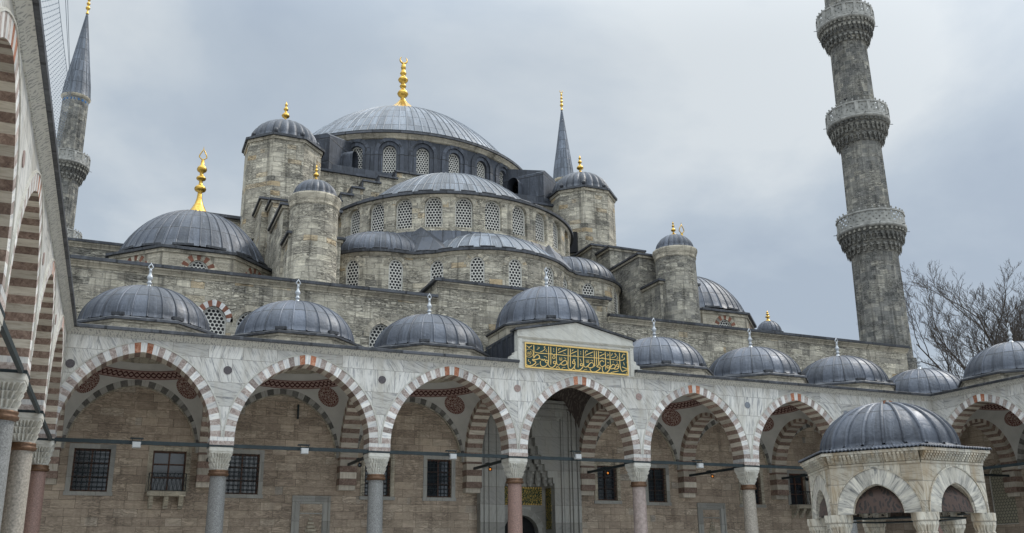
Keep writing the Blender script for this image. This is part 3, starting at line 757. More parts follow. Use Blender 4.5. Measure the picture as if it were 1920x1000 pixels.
def portico_dome(parent, org, c, z=10.72, base_h=0.50, r=2.7, h=1.95, lift=0.0, guard=True):
    ap = 2.86; R = ap / cos(pi / 8); z1 = z + base_h
    mb = MB(); mb.prism(ngon(c, R, 8, pi / 8), z - 0.3, z1)
    base = mb.build('dome_base', M_TRIM, parent, org)
    mb = MB(); mb.prism(ngon(c, R - 0.0 + 0.05, 8, pi / 8), z1 - 0.10, z1 - 0.003, 0); mb.build('moulding', M_TRIM, base, org)
    mb = MB(); mb.prism(ngon(c, R + 0.15, 8, pi / 8), z1, z1 + 0.09)
    O = ngon(c, R + 0.15, 8, pi / 8); I = ngon(c, r + 0.1, 8, pi / 8)
    for i in range(8):
        j = (i + 1) % 8; mb.poly([(*O[i], z1 + 0.092), (*O[j], z1 + 0.092), (*I[j], z1 + 0.28), (*I[i], z1 + 0.28)], 0)
    mb.build('lead_eave', M_LEADD, base, org)
    d = dome(c, z1 + 0.24, r, h, 28, 3, flare=0.1, ribw=0.065, ribh=0.035).build('dome', M_LEAD, parent, org)
    fm = finial(c, z1 + 0.24 + h - 0.03, F_WHITE, scale=1.15); tulip(fm, c, z1 + 0.24 + h + 0.92, 0.20, 0.26, 0.028)
    fm.build('finial', M_FIN, d, org)
    if guard:
        for a in (radians(-22), radians(24)):
            mb = MB(); cc = (c[0] + (r + 0.22) * sin(a), c[1] - (r + 0.22) * cos(a)); mb.obox(cc, (cos(a), sin(a)), (-sin(a), cos(a)), 0.24, 0.09, z1 + 0.2, z1 + 0.33)
            mb.build('snow_guard', M_LEADD, d, org)
    return d

def arcade(name, label, f, org, cols, ua, ub, colmats, roundels, nv=43, central=None, skip=()):
    t = thing(name, org, label, 'arcade')
    ops = []
    for a, b in zip(cols, cols[1:]): ops.append(dict(u=(a + b) / 2, w=(b - a) / 2 - 0.47, zp=SPR, h=APEX - SPR, d=0, n=40))
    mb = MB(); wall_openings(mb, f, ua, ub, SPR, 10.34, ops)
    mb2 = MB(); fb = lambda u, z, d=0.0: f(u, z, 0.9 - d); wall_openings(mb2, fb, ua, ub, SPR, 10.8, ops, flip=True); mb.add(mb2)
    mb.poly([f(ua, 10.8, 0.9), f(ub, 10.8, 0.9), f(ub, 10.8, 0.3), f(ua, 10.8, 0.3)], 0)
    mb.build('arcade_wall', M_MARBLE, t, org)
    for o in ops:
        mb = MB(); ring(mb, f, o['u'], SPR, o['w'], o['h'], 0.40, nv, front_mats(nv), -0.02, 0.92, dback=1, soffit=lambda k: 3 + (k - nv // 2) % 2, extrados=0.02)
        ar = mb.build('arch', [M_VW, M_VR, M_VO, M_SW, M_SR], t, org)
        for q in ((0.402, 0.43, -0.045), (0.432, 0.455, -0.025)): mb = MB(); mould(mb, f, o['u'], SPR, o['w'], o['h'], q[0], q[1], q[2], 0.0); mb.build('moulding', M_MARBLE_P, ar, org)
    for k, u in enumerate(cols):
        if k in skip: continue
        impost(t, org, f, u); cm, cl = colmats[k % len(colmats)]; make_column(t, org, f, u, cm, cl)
        mb = MB(); fbox(mb, f, u - 0.485, u + 0.485, 6.19, 6.27, -0.035, 0.935); mb.build('iron_band', M_IRON, t, org)
    for a, b in zip(cols, cols[1:]):
        mb = MB(); fbox(mb, f, a + 0.47, b - 0.47, 6.18, 6.325, 0.05, 0.15); mb.build('tie_rod', M_IRON, t, org)
    for u, z, m in roundels:
        mb = MB(); N = 28
        c0 = [f(u + 0.17 * cos(2 * pi * i / N), z + 0.17 * sin(2 * pi * i / N), -0.022) for i in range(N)]; mb.poly(c0)
        c1 = [f(u + 0.17 * cos(2 * pi * i / N), z + 0.17 * sin(2 * pi * i / N), 0.0) for i in range(N)]
        for i in range(N): mb.poly([c1[i], c1[(i + 1) % N], c0[(i + 1) % N], c0[i]])
        mb.build('roundel', m, t, org)
    mb = MB(); band(mb, f, ua - 0.0, ub, [(0.48, 10.83), (VD, 11.0)], 0); mb.build('lead_roof', M_LEADF, t, org)
    return t

M_RND_D = simple('dark_porphyry', (0.075, 0.065, 0.07), 0.5, 0, 0.4, 30); M_RND_P = simple('pink_porphyry', (0.27, 0.20, 0.18), 0.5, 0, 0.4, 30); M_RND_B = simple('blue_grey_marble', (0.17, 0.185, 0.21), 0.5, 0, 0.3, 25)
M_COL_R = simple('rose_marble_shaft', (0.30, 0.245, 0.225), 0.45, 0, 0.3, 6.0)

# ---- arcade along the prayer hall
BC = 6.565; B = 6.5
FC = [-BC / 2 - 3 * B, -BC / 2 - 2 * B, -BC / 2 - B, -BC / 2, BC / 2, BC / 2 + B, BC / 2 + 2 * B, BC / 2 + 3 * B]
fF = flat(0, 0, 1, 0); OF = (0.0, 0.0, 0.0)
bz, gd = M_BRONZE, M_MARBLE_P
front = arcade('front_arcade', 'long marble arcade facing the viewer, green inscription over its middle arch', fF, OF, FC, -22.35, 22.9,
    [(M_PORPH, bz), (M_GRAN, bz), (M_GRAN, bz), (M_PORPH, bz), (M_COL_R, bz), (M_GRANB, bz), (M_GRAN, bz), (M_PORPH, bz)],
    [(-22.1, 9.17, M_RND_D), (-16.27, 9.33, M_RND_D), (-9.76, 9.38, M_RND_D), (-3.29, 9.42, M_RND_P), (3.25, 9.42, M_RND_P), (9.8, 9.38, M_RND_B), (16.4, 9.28, M_RND_B)])
cornice(front, OF, fF, -22.35, -3.3); cornice(front, OF, fF, 3.05, 22.9)
for i, (a, b) in enumerate(zip(FC, FC[1:])):
    if i == 3: make_vault(front, OF, fF, a + 0.4, b - 0.4, 0.9, 5.95, M_ARABD, False, 7.3)
    else: make_vault(front, OF, fF, a + 0.4, b - 0.4, 0.9, 5.95)
for u in FC: transverse(front, OF, fF, u)
for i, (a, b) in enumerate(zip(FC, FC[1:])):
    xc = (a + b) / 2
    if i == 3: portico_dome(front, OF, (0.0, 3.45), 11.0, 2.0, 2.72, 2.36)
    else: portico_dome(front, OF, (xc, 3.4))
portico_dome(front, OF, (26.25, 3.5), 10.5, 0.45)

# raised middle: gable slab, lead-clad sides, inscription panel
gx0, gx1, gm = -3.28, 3.02, -0.13
mb = MB(); mb.prism([(gx0 + 0.02, 0.32), (gx1 - 0.02, 0.32), (gx1 - 0.02, 6.19), (gx0 + 0.02, 6.19)], 10.7, 12.1); mb.poly([(gx0, 0.3, 12.25), (gm, 0.3, 12.85), (gm, 4.0, 12.85), (gx0, 4.0, 12.25)]); mb.poly([(gm, 0.3, 12.85), (gx1, 0.3, 12.25), (gx1, 4.0, 12.25), (gm, 4.0, 12.85)])
for sx in (gx0, gx1): mb.poly([(sx, 0.3, 12.1), (sx, 4, 12.1), (sx, 4, 12.25), (sx, 0.3, 12.25)])
for k in range(9):
    y = 0.6 + k * 0.62; mb.box(gx0 - 0.02, gx0 + 0.03, y, y + 0.05, 10.8, 12.1)
mb.build('lead_side', M_LEADF, front, OF)
G = [(gx0, 10.34), (gx1, 10.34), (gx1, 12.22), (gm, 12.86), (gx0, 12.22)]
mb = MB(); y0, y1 = -0.06, 0.31
mb.poly([(x, y0, z) for x, z in G], 0, [(x, z) for x, z in G]); mb.poly([(x, y1, z) for x, z in reversed(G)])
for (xa, za), (xb, zb) in zip(G, G[1:] + G[:1]): mb.poly([(xa, y1, za), (xb, y1, zb), (xb, y0, zb), (xa, y0, za)])
gab = mb.build('gable', M_MARBLE_P, front, OF)
mb = MB(); q = [(gx0 + 0.12, 11.95), (gm - 0.03, 11.95), (gm - 0.03, 12.68), (gx0 + 0.12, 12.12)]; mb.poly([(x, y0 - 0.012, z) for x, z in q], 0, [(x * 0.8, z * 0.8) for x, z in q])
q = [(gm + 0.03, 11.95), (gx1 - 0.12, 11.95), (gx1 - 0.12, 12.12), (gm + 0.03, 12.68)]; mb.poly([(x, y0 - 0.012, z) for x, z in q], 0, [(x * 0.8, z * 0.8) for x, z in q])
fG = flat(0, y0, 1, 0); band(mb, fG, gx0 + 0.1, gx1 - 0.1, [(0, 11.63), (-0.03, 11.64), (-0.06, 11.70), (-0.06, 11.74), (0, 11.75)], 0)
mb.build('carved_relief', marble('faintly_carved_marble', light=(0.54, 0.53, 0.48), dark=(0.40, 0.39, 0.36), slab=False, veins=1.0, dirt=0.4), gab, OF)
mb = MB(); band(mb, fG, gx0, gx1, [(0, 11.82), (-0.03, 11.83), (-0.10, 11.91), (-0.10, 11.94), (0, 11.95)], 0); band(mb, fG, gx0 + 0.02, gx0 + 0.22, [(0, 10.36), (-0.05, 10.36), (-0.05, 11.82), (0, 11.82)], 0); band(mb, fG, gx1 - 0.22, gx1 - 0.02, [(0, 10.36), (-0.05, 10.36), (-0.05, 11.82), (0, 11.82)], 0)
mb.build('moulding', M_MARBLE_P, gab, OF)
mb = MB()
for xa, za, xb, zb in ((gx0 - 0.14, 12.20, gm, 12.89), (gm, 12.89, gx1 + 0.14, 12.20)):
    for p in ([(xa, -0.16, za), (xb, -0.16, zb), (xb, -0.16, zb + 0.10), (xa, -0.16, za + 0.10)], [(xa, -0.16, za + 0.10), (xb, -0.16, zb + 0.10), (xb, 0.5, zb + 0.10), (xa, 0.5, za + 0.10)], [(xa, 0.5, za), (xb, 0.5, zb), (xb, -0.16, zb), (xa, -0.16, za)], [(xa, 0.5, za), (xa, -0.16, za), (xa, -0.16, za + .1), (xa, 0.5, za + .1)], [(xb, -0.16, zb), (xb, 0.5, zb), (xb, 0.5, zb + .1), (xb, -0.16, zb + .1)]): mb.poly(p)
mb.build('lead_edge', M_LEADD, gab, OF)
for s, xe in ((-1, gx0), (1, gx1)):      # scrolled wings at the foot of the gable
    W_ = [(0, 10.34), (0.58, 10.34), (0.58, 10.62), (0.50, 10.66), (0.52, 10.78), (0.36, 10.82), (0.34, 10.95), (0.16, 11.0), (0.14, 11.14), (0.0, 11.2)]
    mb = MB(); pts = [(xe + s * a, z) for a, z in W_]
    if s < 0: pts.reverse()
    mb.poly([(x, -0.04, z) for x, z in pts]); mb.poly([(x, 0.3, z) for x, z in reversed(pts)])
    for (xa, za), (xb, zb) in zip(pts, pts[1:] + pts[:1]): mb.poly([(xa, 0.3, za), (xb, 0.3, zb), (xb, -0.04, zb), (xa, -0.04, za)])
    mb.build('scroll_wing', M_MARBLE_P, front, OF)
PX0, PX1, PZ0, PZ1 = -2.91, 2.63, 10.44, 11.60
mb = MB(); mb.box(PX0, PX1, -0.115, y0 - 0.001, PZ0, PZ1); pan = mb.build('inscription_panel', M_GREEN, front, OF)
mb = MB()
for a in ((PX0 - 0.03, PX1 + 0.03, PZ0 - 0.03, PZ0 + 0.035), (PX0 - 0.03, PX1 + 0.03, PZ1 - 0.035, PZ1 + 0.03), (PX0 - 0.03, PX0 + 0.035, PZ0 + 0.036, PZ1 - 0.036), (PX1 - 0.035, PX1 + 0.03, PZ0 + 0.036, PZ1 - 0.036)): mb.box(a[0], a[1], -0.15, -0.116, a[2], a[3])
mb.build('gilt_border', M_GOLDP, pan, OF)
LETTERING = [(26,[[0.08,0.938],[0.08,0.648],[0.077,0.382]]),
(26,[[0.221,0.939],[0.218,0.31],[0.207,0.235]]),
(24,[[0.242,0.94],[0.238,0.176]]),
(24,[[0.297,0.938],[0.293,0.337],[0.305,0.2],[0.323,0.207],[0.332,0.289]]),
(26,[[0.409,0.935],[0.404,0.315],[0.395,0.241]]),
(24,[[0.43,0.935],[0.426,0.149]]),
(24,[[0.089,0.652],[0.117,0.623],[0.22,0.627],[0.256,0.63],[0.27,0.58],[0.282,0.624],[0.403,0.615],[0.498,0.611]]),
(30,[[0.004,0.293],[0.002,0.168],[0.014,0.08],[0.038,0.054],[0.069,0.1],[0.094,0.202],[0.091,0.263],[0.07,0.286],[0.067,0.332],[0.088,0.332],[0.123,0.384],[0.132,0.465],[0.124,0.532],[0.106,0.541],[0.088,0.464],[0.077,0.382]]),
(22,[[0.123,0.384],[0.144,0.376],[0.155,0.333],[0.162,0.383],[0.169,0.323],[0.18,0.389],[0.186,0.313]]),
(28,[[0.201,0.366],[0.186,0.298],[0.197,0.239],[0.215,0.293],[0.201,0.366]]),
(28,[[0.212,0.26],[0.196,0.13],[0.168,0.065],[0.145,0.104],[0.138,0.218],[0.142,0.297]]),
(28,[[0.283,0.333],[0.265,0.311],[0.268,0.234],[0.287,0.257],[0.283,0.333]]),
(28,[[0.288,0.272],[0.282,0.176],[0.256,0.073],[0.231,0.08],[0.217,0.153],[0.216,0.246]]),
(22,[[0.27,0.58],[0.257,0.481],[0.265,0.437],[0.28,0.474],[0.277,0.551],[0.27,0.611]]),
(28,[[0.336,0.211],[0.347,0.318],[0.376,0.407],[0.393,0.342],[0.386,0.245],[0.357,0.2],[0.332,0.226]]),
(14,[[0.323,0.521],[0.322,0.411],[0.333,0.399],[0.334,0.51]]),
(14,[[0.333,0.402],[0.344,0.411],[0.345,0.529]]),
(28,[[0.464,0.431],[0.449,0.378],[0.452,0.3],[0.471,0.339],[0.464,0.431]]),
(28,[[0.471,0.339],[0.471,0.244],[0.45,0.095],[0.425,0.046],[0.405,0.11],[0.403,0.314]]),
(24,[[0.31,0.698],[0.392,0.872]]),
(24,[[0.436,0.715],[0.492,0.84]]),
(26,[[0.269,0.867],[0.269,0.829]]),
(26,[[0.269,0.777],[0.269,0.74]]),
(16,[[0.115,0.873],[0.134,0.849],[0.107,0.753]]),
(18,[[0.189,0.927],[0.176,0.89],[0.187,0.855],[0.182,0.798],[0.16,0.711],[0.139,0.679]]),
(16,[[0.203,0.79],[0.193,0.747],[0.207,0.697]]),
(20,[[0.316,0.795],[0.32,0.88],[0.338,0.883]]),
(16,[[0.36,0.725],[0.385,0.687]]),
(18,[[0.444,0.821],[0.459,0.899]]),
(18,[[0.453,0.499],[0.464,0.447],[0.475,0.507]]),
(16,[[0.464,0.447],[0.463,0.415]]),
(16,[[0.363,0.52],[0.384,0.497],[0.38,0.456]]),
(16,[[0.173,0.504],[0.198,0.49],[0.198,0.435]]),
(18,[[0.032,0.326],[0.026,0.255],[0.045,0.215],[0.042,0.136]]),
(14,[[0.087,0.052],[0.105,0.136],[0.126,0.167]]),
(22,[[0.286,0.06],[0.299,0.112],[0.317,0.087],[0.318,0.033]]),
(14,[[0.342,0.049],[0.36,0.11],[0.378,0.101]]),
(16,[[0.456,0.659],[0.483,0.661]]),
(20,[[0.035,0.779],[0.03,0.839],[0.008,0.885]]),
(20,[[0.035,0.779],[0.042,0.844],[0.064,0.908]]),
(14,[[0.037,0.756],[0.063,0.72],[0.073,0.599],[0.062,0.47],[0.036,0.413],[0.01,0.45],[-0.0,0.57],[0.01,0.699],[0.037,0.756]]),
(12,[[0.015,0.623],[0.022,0.548],[0.036,0.569],[0.047,0.667]]),
(12,[[0.026,0.643],[0.04,0.539],[0.057,0.593]]),
(12,[[0.015,0.499],[0.036,0.491],[0.057,0.53]]),
(12,[[0.051,0.684],[0.054,0.56]]),
(30,[[0.355,0.985],[0.36,0.955]]),
(26,[[0.505,0.929],[0.501,0.149]]),
(26,[[0.558,0.926],[0.557,0.311],[0.567,0.204],[0.586,0.21],[0.597,0.278]]),
(26,[[0.666,0.928],[0.665,0.383],[0.668,0.303],[0.652,0.234]]),
(24,[[0.686,0.928],[0.685,0.325]]),
(26,[[0.707,0.944],[0.706,0.397],[0.7,0.323]]),
(24,[[0.776,0.931],[0.775,0.149]]),
(24,[[0.823,0.941],[0.822,0.375],[0.817,0.277]]),
(26,[[0.92,0.946],[0.921,0.443],[0.926,0.251],[0.941,0.139]]),
(24,[[0.486,0.616],[0.708,0.626],[0.858,0.617],[0.934,0.618],[0.965,0.67],[0.968,0.752]]),
(28,[[0.539,0.353],[0.524,0.299],[0.528,0.237],[0.55,0.277],[0.539,0.353]]),
(28,[[0.55,0.277],[0.547,0.181],[0.519,0.06],[0.486,0.041],[0.468,0.09],[0.467,0.247]]),
(28,[[0.597,0.206],[0.611,0.331],[0.635,0.411],[0.656,0.347],[0.649,0.233],[0.622,0.18],[0.595,0.214]]),
(14,[[0.583,0.512],[0.584,0.417],[0.595,0.405],[0.596,0.517]]),
(14,[[0.595,0.405],[0.607,0.422],[0.609,0.529]]),
(28,[[0.619,0.206],[0.62,0.095],[0.64,0.02],[0.673,0.037],[0.707,0.134],[0.719,0.226],[0.693,0.245],[0.686,0.278],[0.705,0.333]]),
(26,[[0.761,0.481],[0.744,0.528],[0.725,0.5],[0.717,0.425],[0.72,0.322],[0.742,0.274],[0.765,0.338],[0.775,0.39]]),
(28,[[0.803,0.352],[0.787,0.298],[0.791,0.235],[0.814,0.267],[0.803,0.352]]),
(28,[[0.814,0.267],[0.812,0.179],[0.789,0.058],[0.762,0.017],[0.742,0.098],[0.742,0.25]]),
(28,[[0.822,0.214],[0.829,0.313],[0.852,0.41],[0.874,0.361],[0.866,0.262],[0.831,0.214],[0.811,0.229]]),
(24,[[0.898,0.459],[0.884,0.381],[0.893,0.333],[0.908,0.373],[0.898,0.459]]),
(26,[[0.908,0.373],[0.906,0.292],[0.892,0.231],[0.869,0.211],[0.854,0.229]]),
(28,[[0.941,0.337],[0.969,0.298],[1.001,0.257],[0.968,0.184],[0.937,0.122]]),
(24,[[0.573,0.692],[0.654,0.875]]),
(24,[[0.716,0.714],[0.77,0.839]]),
(24,[[0.822,0.046],[0.905,0.146]]),
(26,[[0.532,0.844],[0.531,0.809]]),
(26,[[0.531,0.756],[0.531,0.721]]),
(28,[[0.853,0.535],[0.853,0.499]]),
(28,[[0.893,0.543],[0.893,0.504]]),
(20,[[0.575,0.773],[0.585,0.889],[0.602,0.879]]),
(16,[[0.623,0.719],[0.645,0.695]]),
(16,[[0.717,0.884],[0.744,0.875]]),
(16,[[0.792,0.848],[0.808,0.814],[0.791,0.743]]),
(18,[[0.837,0.776],[0.849,0.886]]),
(18,[[0.882,0.923],[0.872,0.871],[0.886,0.843],[0.875,0.75],[0.836,0.687]]),
(14,[[0.898,0.791],[0.903,0.695],[0.885,0.673]]),
(22,[[0.947,0.728],[0.948,0.81],[0.964,0.906],[0.979,0.871]]),
(18,[[0.958,0.545],[0.966,0.411]]),
(18,[[0.524,0.522],[0.534,0.382]]),
(14,[[0.551,0.04],[0.574,0.103],[0.589,0.092]]),
(16,[[0.625,0.508],[0.647,0.504],[0.643,0.462]]),
(16,[[0.797,0.494],[0.8,0.447],[0.808,0.474]]),
(30,[[0.995,0.592],[0.995,0.502]]),
(28,[[0.913,0.004],[0.941,-0.002]]),
(14,[[0.977,0.123],[0.986,0.094],[0.979,0.035]]),
(26,[[0.62,0.983],[0.625,0.961]]),
(16,[[0.734,0.673],[0.757,0.665]])]

def stroke(mb, pts, w, y):
    P = []
    n = len(pts)
    for i in range(n - 1):
        p0, p1, p2, p3 = pts[max(i - 1, 0)], pts[i], pts[i + 1], pts[min(i + 2, n - 1)]
        for k in range(5):
            t = k / 5; P.append(tuple(0.5 * (2 * b + (c - a) * t + (2 * a - 5 * b + 4 * c - d) * t * t + (3 * b - a - 3 * c + d) * t ** 3) for a, b, c, d in zip(p0, p1, p2, p3)))
    P.append(pts[-1]); Lf = []; Rt = []
    for i, (x, z) in enumerate(P):
        a = P[max(i - 1, 0)]; b = P[min(i + 1, len(P) - 1)]; dx, dz = b[0] - a[0], b[1] - a[1]; l = hypot(dx, dz) or 1
        e = min(i, len(P) - 1 - i) / max(1, len(P) - 1); k = w / 2 * (0.72 + min(0.28, e * 1.6)) * (0.88 + 0.24 * abs(dx / l * 0.5 + dz / l * 0.86))
        Lf.append((x - dz / l * k, z + dx / l * k)); Rt.append((x + dz / l * k, z - dx / l * k))
    for i in range(len(P) - 1):
        mb.poly([(*[Rt[i][0], y, Rt[i][1]],), (Rt[i + 1][0], y, Rt[i + 1][1]), (Lf[i + 1][0], y, Lf[i + 1][1]), (Lf[i][0], y, Lf[i][1])])
        for A_, sgn in ((Lf, 1), (Rt, -1)): mb.poly([(A_[i][0], y, A_[i][1]), (A_[i + 1][0], y, A_[i + 1][1]), (A_[i + 1][0], y + 0.02, A_[i + 1][1]), (A_[i][0], y + 0.02, A_[i][1])])
mb = MB()
for k, (w, pts) in enumerate(LETTERING):
    stroke(mb, [(PX0 + a * (PX1 - PX0), PZ0 + b * (PZ1 - PZ0)) for a, b in pts], w * 0.00138, -0.130 - 0.0004 * (k % 9))
mb.build('gilt_lettering', M_GOLDP, pan, OF)

# ---- left arcade
fL = flat(-22.35, 0, 0, 1); OL = (-22.35, 0.0, 0.0)
LCOL = [-38.9, -32.4, -25.9, -19.4, -12.9, -6.4, 0.45]
left = arcade('left_arcade', 'marble arcade receding along the left edge, its striped soffits in warm light', fL, OL, LCOL, -42.0, -0.001,
    [(M_GRAN, bz), (M_PORPH, bz), (M_GRANB, bz), (M_PORPH, bz), (M_GRAN, bz), (M_GRANB, bz)], [(u, 9.3, M_RND_P) for u in (-32.4, -25.9, -19.4, -12.9, -6.4)], skip=(6,))
cornice(left, OL, fL, -42.0, -0.001)
mb = MB(); wall_openings(mb, lambda u, z, d=0: fL(u, z, VD + d), -42, 0.9, 0, 11.0, []); mb.build('rear_wall', M_WARM, left, OL)
for a, b in zip(LCOL, LCOL[1:]): make_vault(left, OL, fL, a + 0.4, b - 0.4, 0.9, 5.95)
for u in LCOL[1:-1]: transverse(left, OL, fL, u)

# ---- right arcade
fR = flat(22.9, 0, 0, -1); OR = (22.9, 0.0, 0.0)
RCOL = [-0.12, 6.55, 13.05, 19.55, 26.05]
right = arcade('right_arcade', 'marble arcade turning the corner at the right behind the fountain kiosk', fR, OR, RCOL, 0.001, 28,
    [(M_PORPH, bz), (M_GRAN, bz), (M_GRANB, bz)], [(u, 9.35, M_RND_B) for u in (6.55, 13.05, 19.55)], skip=(0,))
cornice(right, OR, fR, 0.001, 28)
for a, b in zip(RCOL, RCOL[1:]):
    make_vault(right, OR, fR, a + 0.4, b - 0.4, 0.9, 5.95)
    portico_dome(right, OR, (26.35, -(a + b) / 2 + 0.15))
for u in RCOL: transverse(right, OR, fR, u)
fRw = lambda u, z, d=0.0: fR(u, z, VD + d)
rw = [dict(u=u, w=0.85, zs=3.5, zp=6.2, h=0.9, d=0.3, n=16) for u in (-1.25, 5.0, 8.2)]
mb = MB(); wall_openings(mb, fRw, -6.4, 28, 0, 11.0, rw); mb.build('rear_wall', M_WARM, right, OR)
for o in rw: grille_window(fRw, o, right, OR, M_GRILLEY, 0.2)
for a, b in zip(RCOL, RCOL[1:]):
    mb = MB(); ring(mb, fRw, (a + b) / 2, SPR, 2.7, 3.0, 0.42, 31, lambda k: k % 2, -0.25, 0.0, extrados=0.25); mb.build('wall_arch', [M_VL, M_VG], right, OR)

# ================================================================== PRAYER HALL
OH = (0.0, 6.2, 0.0)
hall = thing('prayer_hall', OH, 'great grey stone mosque with stacked lead domes and gold finials behind the arcade', 'mosque')
def hb(mb, name, mat, par=hall): return mb.build(name, mat, par, OH)
fW = flat(0, 6.2, 1, 0)
WIN = [(-21.84, -20.36, 4.81, 6.66), (-18.60, -17.17, 4.86, 6.67), (-15.41, -13.89, 4.81, 6.66), (-8.82, -7.52, 4.83, 6.69), (-5.61, -4.30, 4.83, 6.72), (4.16, 5.38, 4.83, 6.70), (7.36, 8.57, 4.79, 6.68), (13.75, 15.15, 4.76, 6.60), (17.30, 18.52, 4.78, 6.63), (20.4, 21.8, 4.8, 6.65)]
wops = [dict(u=(a + b) / 2, w=(b - a) / 2, zs=c, zp=d, h=0, d=0.32) for a, b, c, d in WIN]
mb = MB(); wall_openings(mb, fW, -29.5, -2.9, 0.0, 10.98, [o for o in wops if o['u'] < 0]); wall_openings(mb, fW, 2.9, 29.1, 0.0, 10.98, [o for o in wops if o['u'] > 0])
wall_openings(mb, fW, -2.9, 2.9, 9.9, 10.98, [])
hb(mb, 'portico_wall', M_WARM)
for i, o in enumerate(wops):
    a, b, zs, zp = o['u'] - o['w'], o['u'] + o['w'], o['zs'], o['zp']
    win = hb(fill_opening(fW, o, 0.30), 'window', M_GLASS)
    mb = MB(); t = 0.07; y = 0.20
    for (p, q, r_, s_) in ((a, a + t, zs, zp), (b - t, b, zs, zp), (a + t, b - t, zp - t, zp), (a + t, b - t, zs, zs + t), ((a + b) / 2 - t / 2, (a + b) / 2 + t / 2, zs + t, zp - t)): fbox(mb, fW, p, q, r_, s_, y, 0.295)
    for z in ((zs + (zp - zs) * 0.66), (zs + (zp - zs) * 0.33)): fbox(mb, fW, a + t, (a + b) / 2 - t / 2, z, z + t * 0.8, y + 0.003, 0.295); fbox(mb, fW, (a + b) / 2 + t / 2, b - t, z, z + t * 0.8, y + 0.003, 0.295)
    mb.build('wooden_frame', M_WOOD, win, OH)
    mb = MB()
    if i not in (1, 8):
        nx, nz = 7, 9
        for k in range(1, nx): x = a + (b - a) * k / nx; mb.tube([fW(x, zs, 0.06), fW(x, zp, 0.06)], 0.016, 5)
        for k in range(1, nz): z = zs + (zp - zs) * k / nz; mb.tube([fW(a, z, 0.045), fW(b, z, 0.045)], 0.016, 5)
        mb.build('iron_grille', M_IRON, win, OH)
    mb = MB(); fw = 0.2
    fbox(mb, fW, a - fw, a - 0.001, zs - 0.02, zp + fw, -0.04, 0.05); fbox(mb, fW, b + 0.001, b + fw, zs - 0.02, zp + fw, -0.04, 0.05); fbox(mb, fW, a, b, zp + 0.001, zp + fw - 0.003, -0.038, 0.05)
    mb.build('stone_surround', M_TRIM if i % 2 else M_MARBLE_S, win, OH)
    if i not in (1, 8):
        mb = MB(); fbox(mb, fW, a - 0.24, b + 0.24, zs - 0.19, zs - 0.022, -0.08, 0.04); mb.build('sill', M_MARBLE_S, win, OH)
    else:
        mb = MB(); fbox(mb, fW, a - 0.12, b + 0.06, zs - 0.24, zs - 0.024, -0.62, 0.02); bal = hb(mb, 'balcony', M_TRIM)
        for k in range(3):
            u = a + 0.06 + (b - a - 0.16) * k / 2; mb = MB()
            for q in range(4): fbox(mb, fW, u - 0.1, u + 0.1, zs - 0.38 - 0.13 * q, zs - 0.245 - 0.13 * q, -0.5 + 0.12 * q, 0.02)
            mb.build('corbel', M_TRIM, bal, OH)
        mb = MB(); y = -0.58
        for z in (zs, zs + 0.75): mb.tube([fW(a - 0.1, z, 0), fW(a - 0.1, z, y), fW(b + 0.04, z, y), fW(b + 0.04, z, 0)], 0.018, 5)
        n = 9
        for k in range(n):
            x0 = a - 0.1 + (b - a + 0.14) * k / n; x1 = a - 0.1 + (b - a + 0.14) * (k + 1) / n
            mb.tube([fW(x0, zs, y), fW(x1, zs + 0.75, y)], 0.010, 4); mb.tube([fW(x1, zs, y), fW(x0, zs + 0.75, y)], 0.010, 4)
        for k in range(4): mb.tube([fW(a - 0.1, zs, y * k / 3), fW(a - 0.1, zs + 0.75, y * k / 3)], 0.010, 4); mb.tube([fW(b + 0.04, zs, y * k / 3), fW(b + 0.04, zs + 0.75, y * k / 3)], 0.010, 4)
        mb.build('railing', M_IRON, bal, OH)
# blind arches on the rear wall
fB = flat(0, 5.95, 1, 0)
for i, (a, b) in enumerate(zip(FC, FC[1:])):
    if i == 3: continue
    mb = MB(); ring(mb, fB, (a + b) / 2, SPR, 2.74, 2.98, 0.42, 31, lambda k: k % 2, 0.0, 0.25, extrados=0.25); ar = hb(mb, 'wall_arch', [M_VL, M_VG])
    mb = MB(); mould(mb, fB, (a + b) / 2, SPR, 2.74, 2.98, -0.06, -0.002, 0.12, 0.25); mb.build('moulding', M_TRIM, ar, OH)
# small prayer niches in the wall
for xa, xb in ((-12.28, -10.46), (10.54, 12.44)):
    mb = MB(); zt = 4.78
    for k, (i0, i1, y) in enumerate(((0, 0.1, -0.10), (0.1, 0.16, -0.05), (0.16, 0.34, -0.07), (0.34, 0.38, -0.03))):
        fbox(mb, fW, xa + i0, xa + i1, 0.3, zt - i0, y, 0.0); fbox(mb, fW, xb - i1, xb - i0, 0.3, zt - i0, y, 0.0); fbox(mb, fW, xa + i1, xb - i1, zt - i1, zt - i0, y - 0.001, 0.0)
    fbox(mb, fW, xa + 0.38, xb - 0.38, zt - 0.85, zt - 0.79, -0.05, 0)
    nc = hb(mb, 'prayer_niche', M_MARBLE_S)
    mb = MB(); c = (xa + xb) / 2
    for k in range(8): fbox(mb, fW, c - 0.045 - 0.05 * k, c + 0.045 + 0.05 * k, zt - 0.98 - 0.17 * k, zt - 0.90 - 0.16 * k, -0.06 - 0.012 * k, 0)
    mb.build('stalactite_hood', M_TRIM, nc, OH)

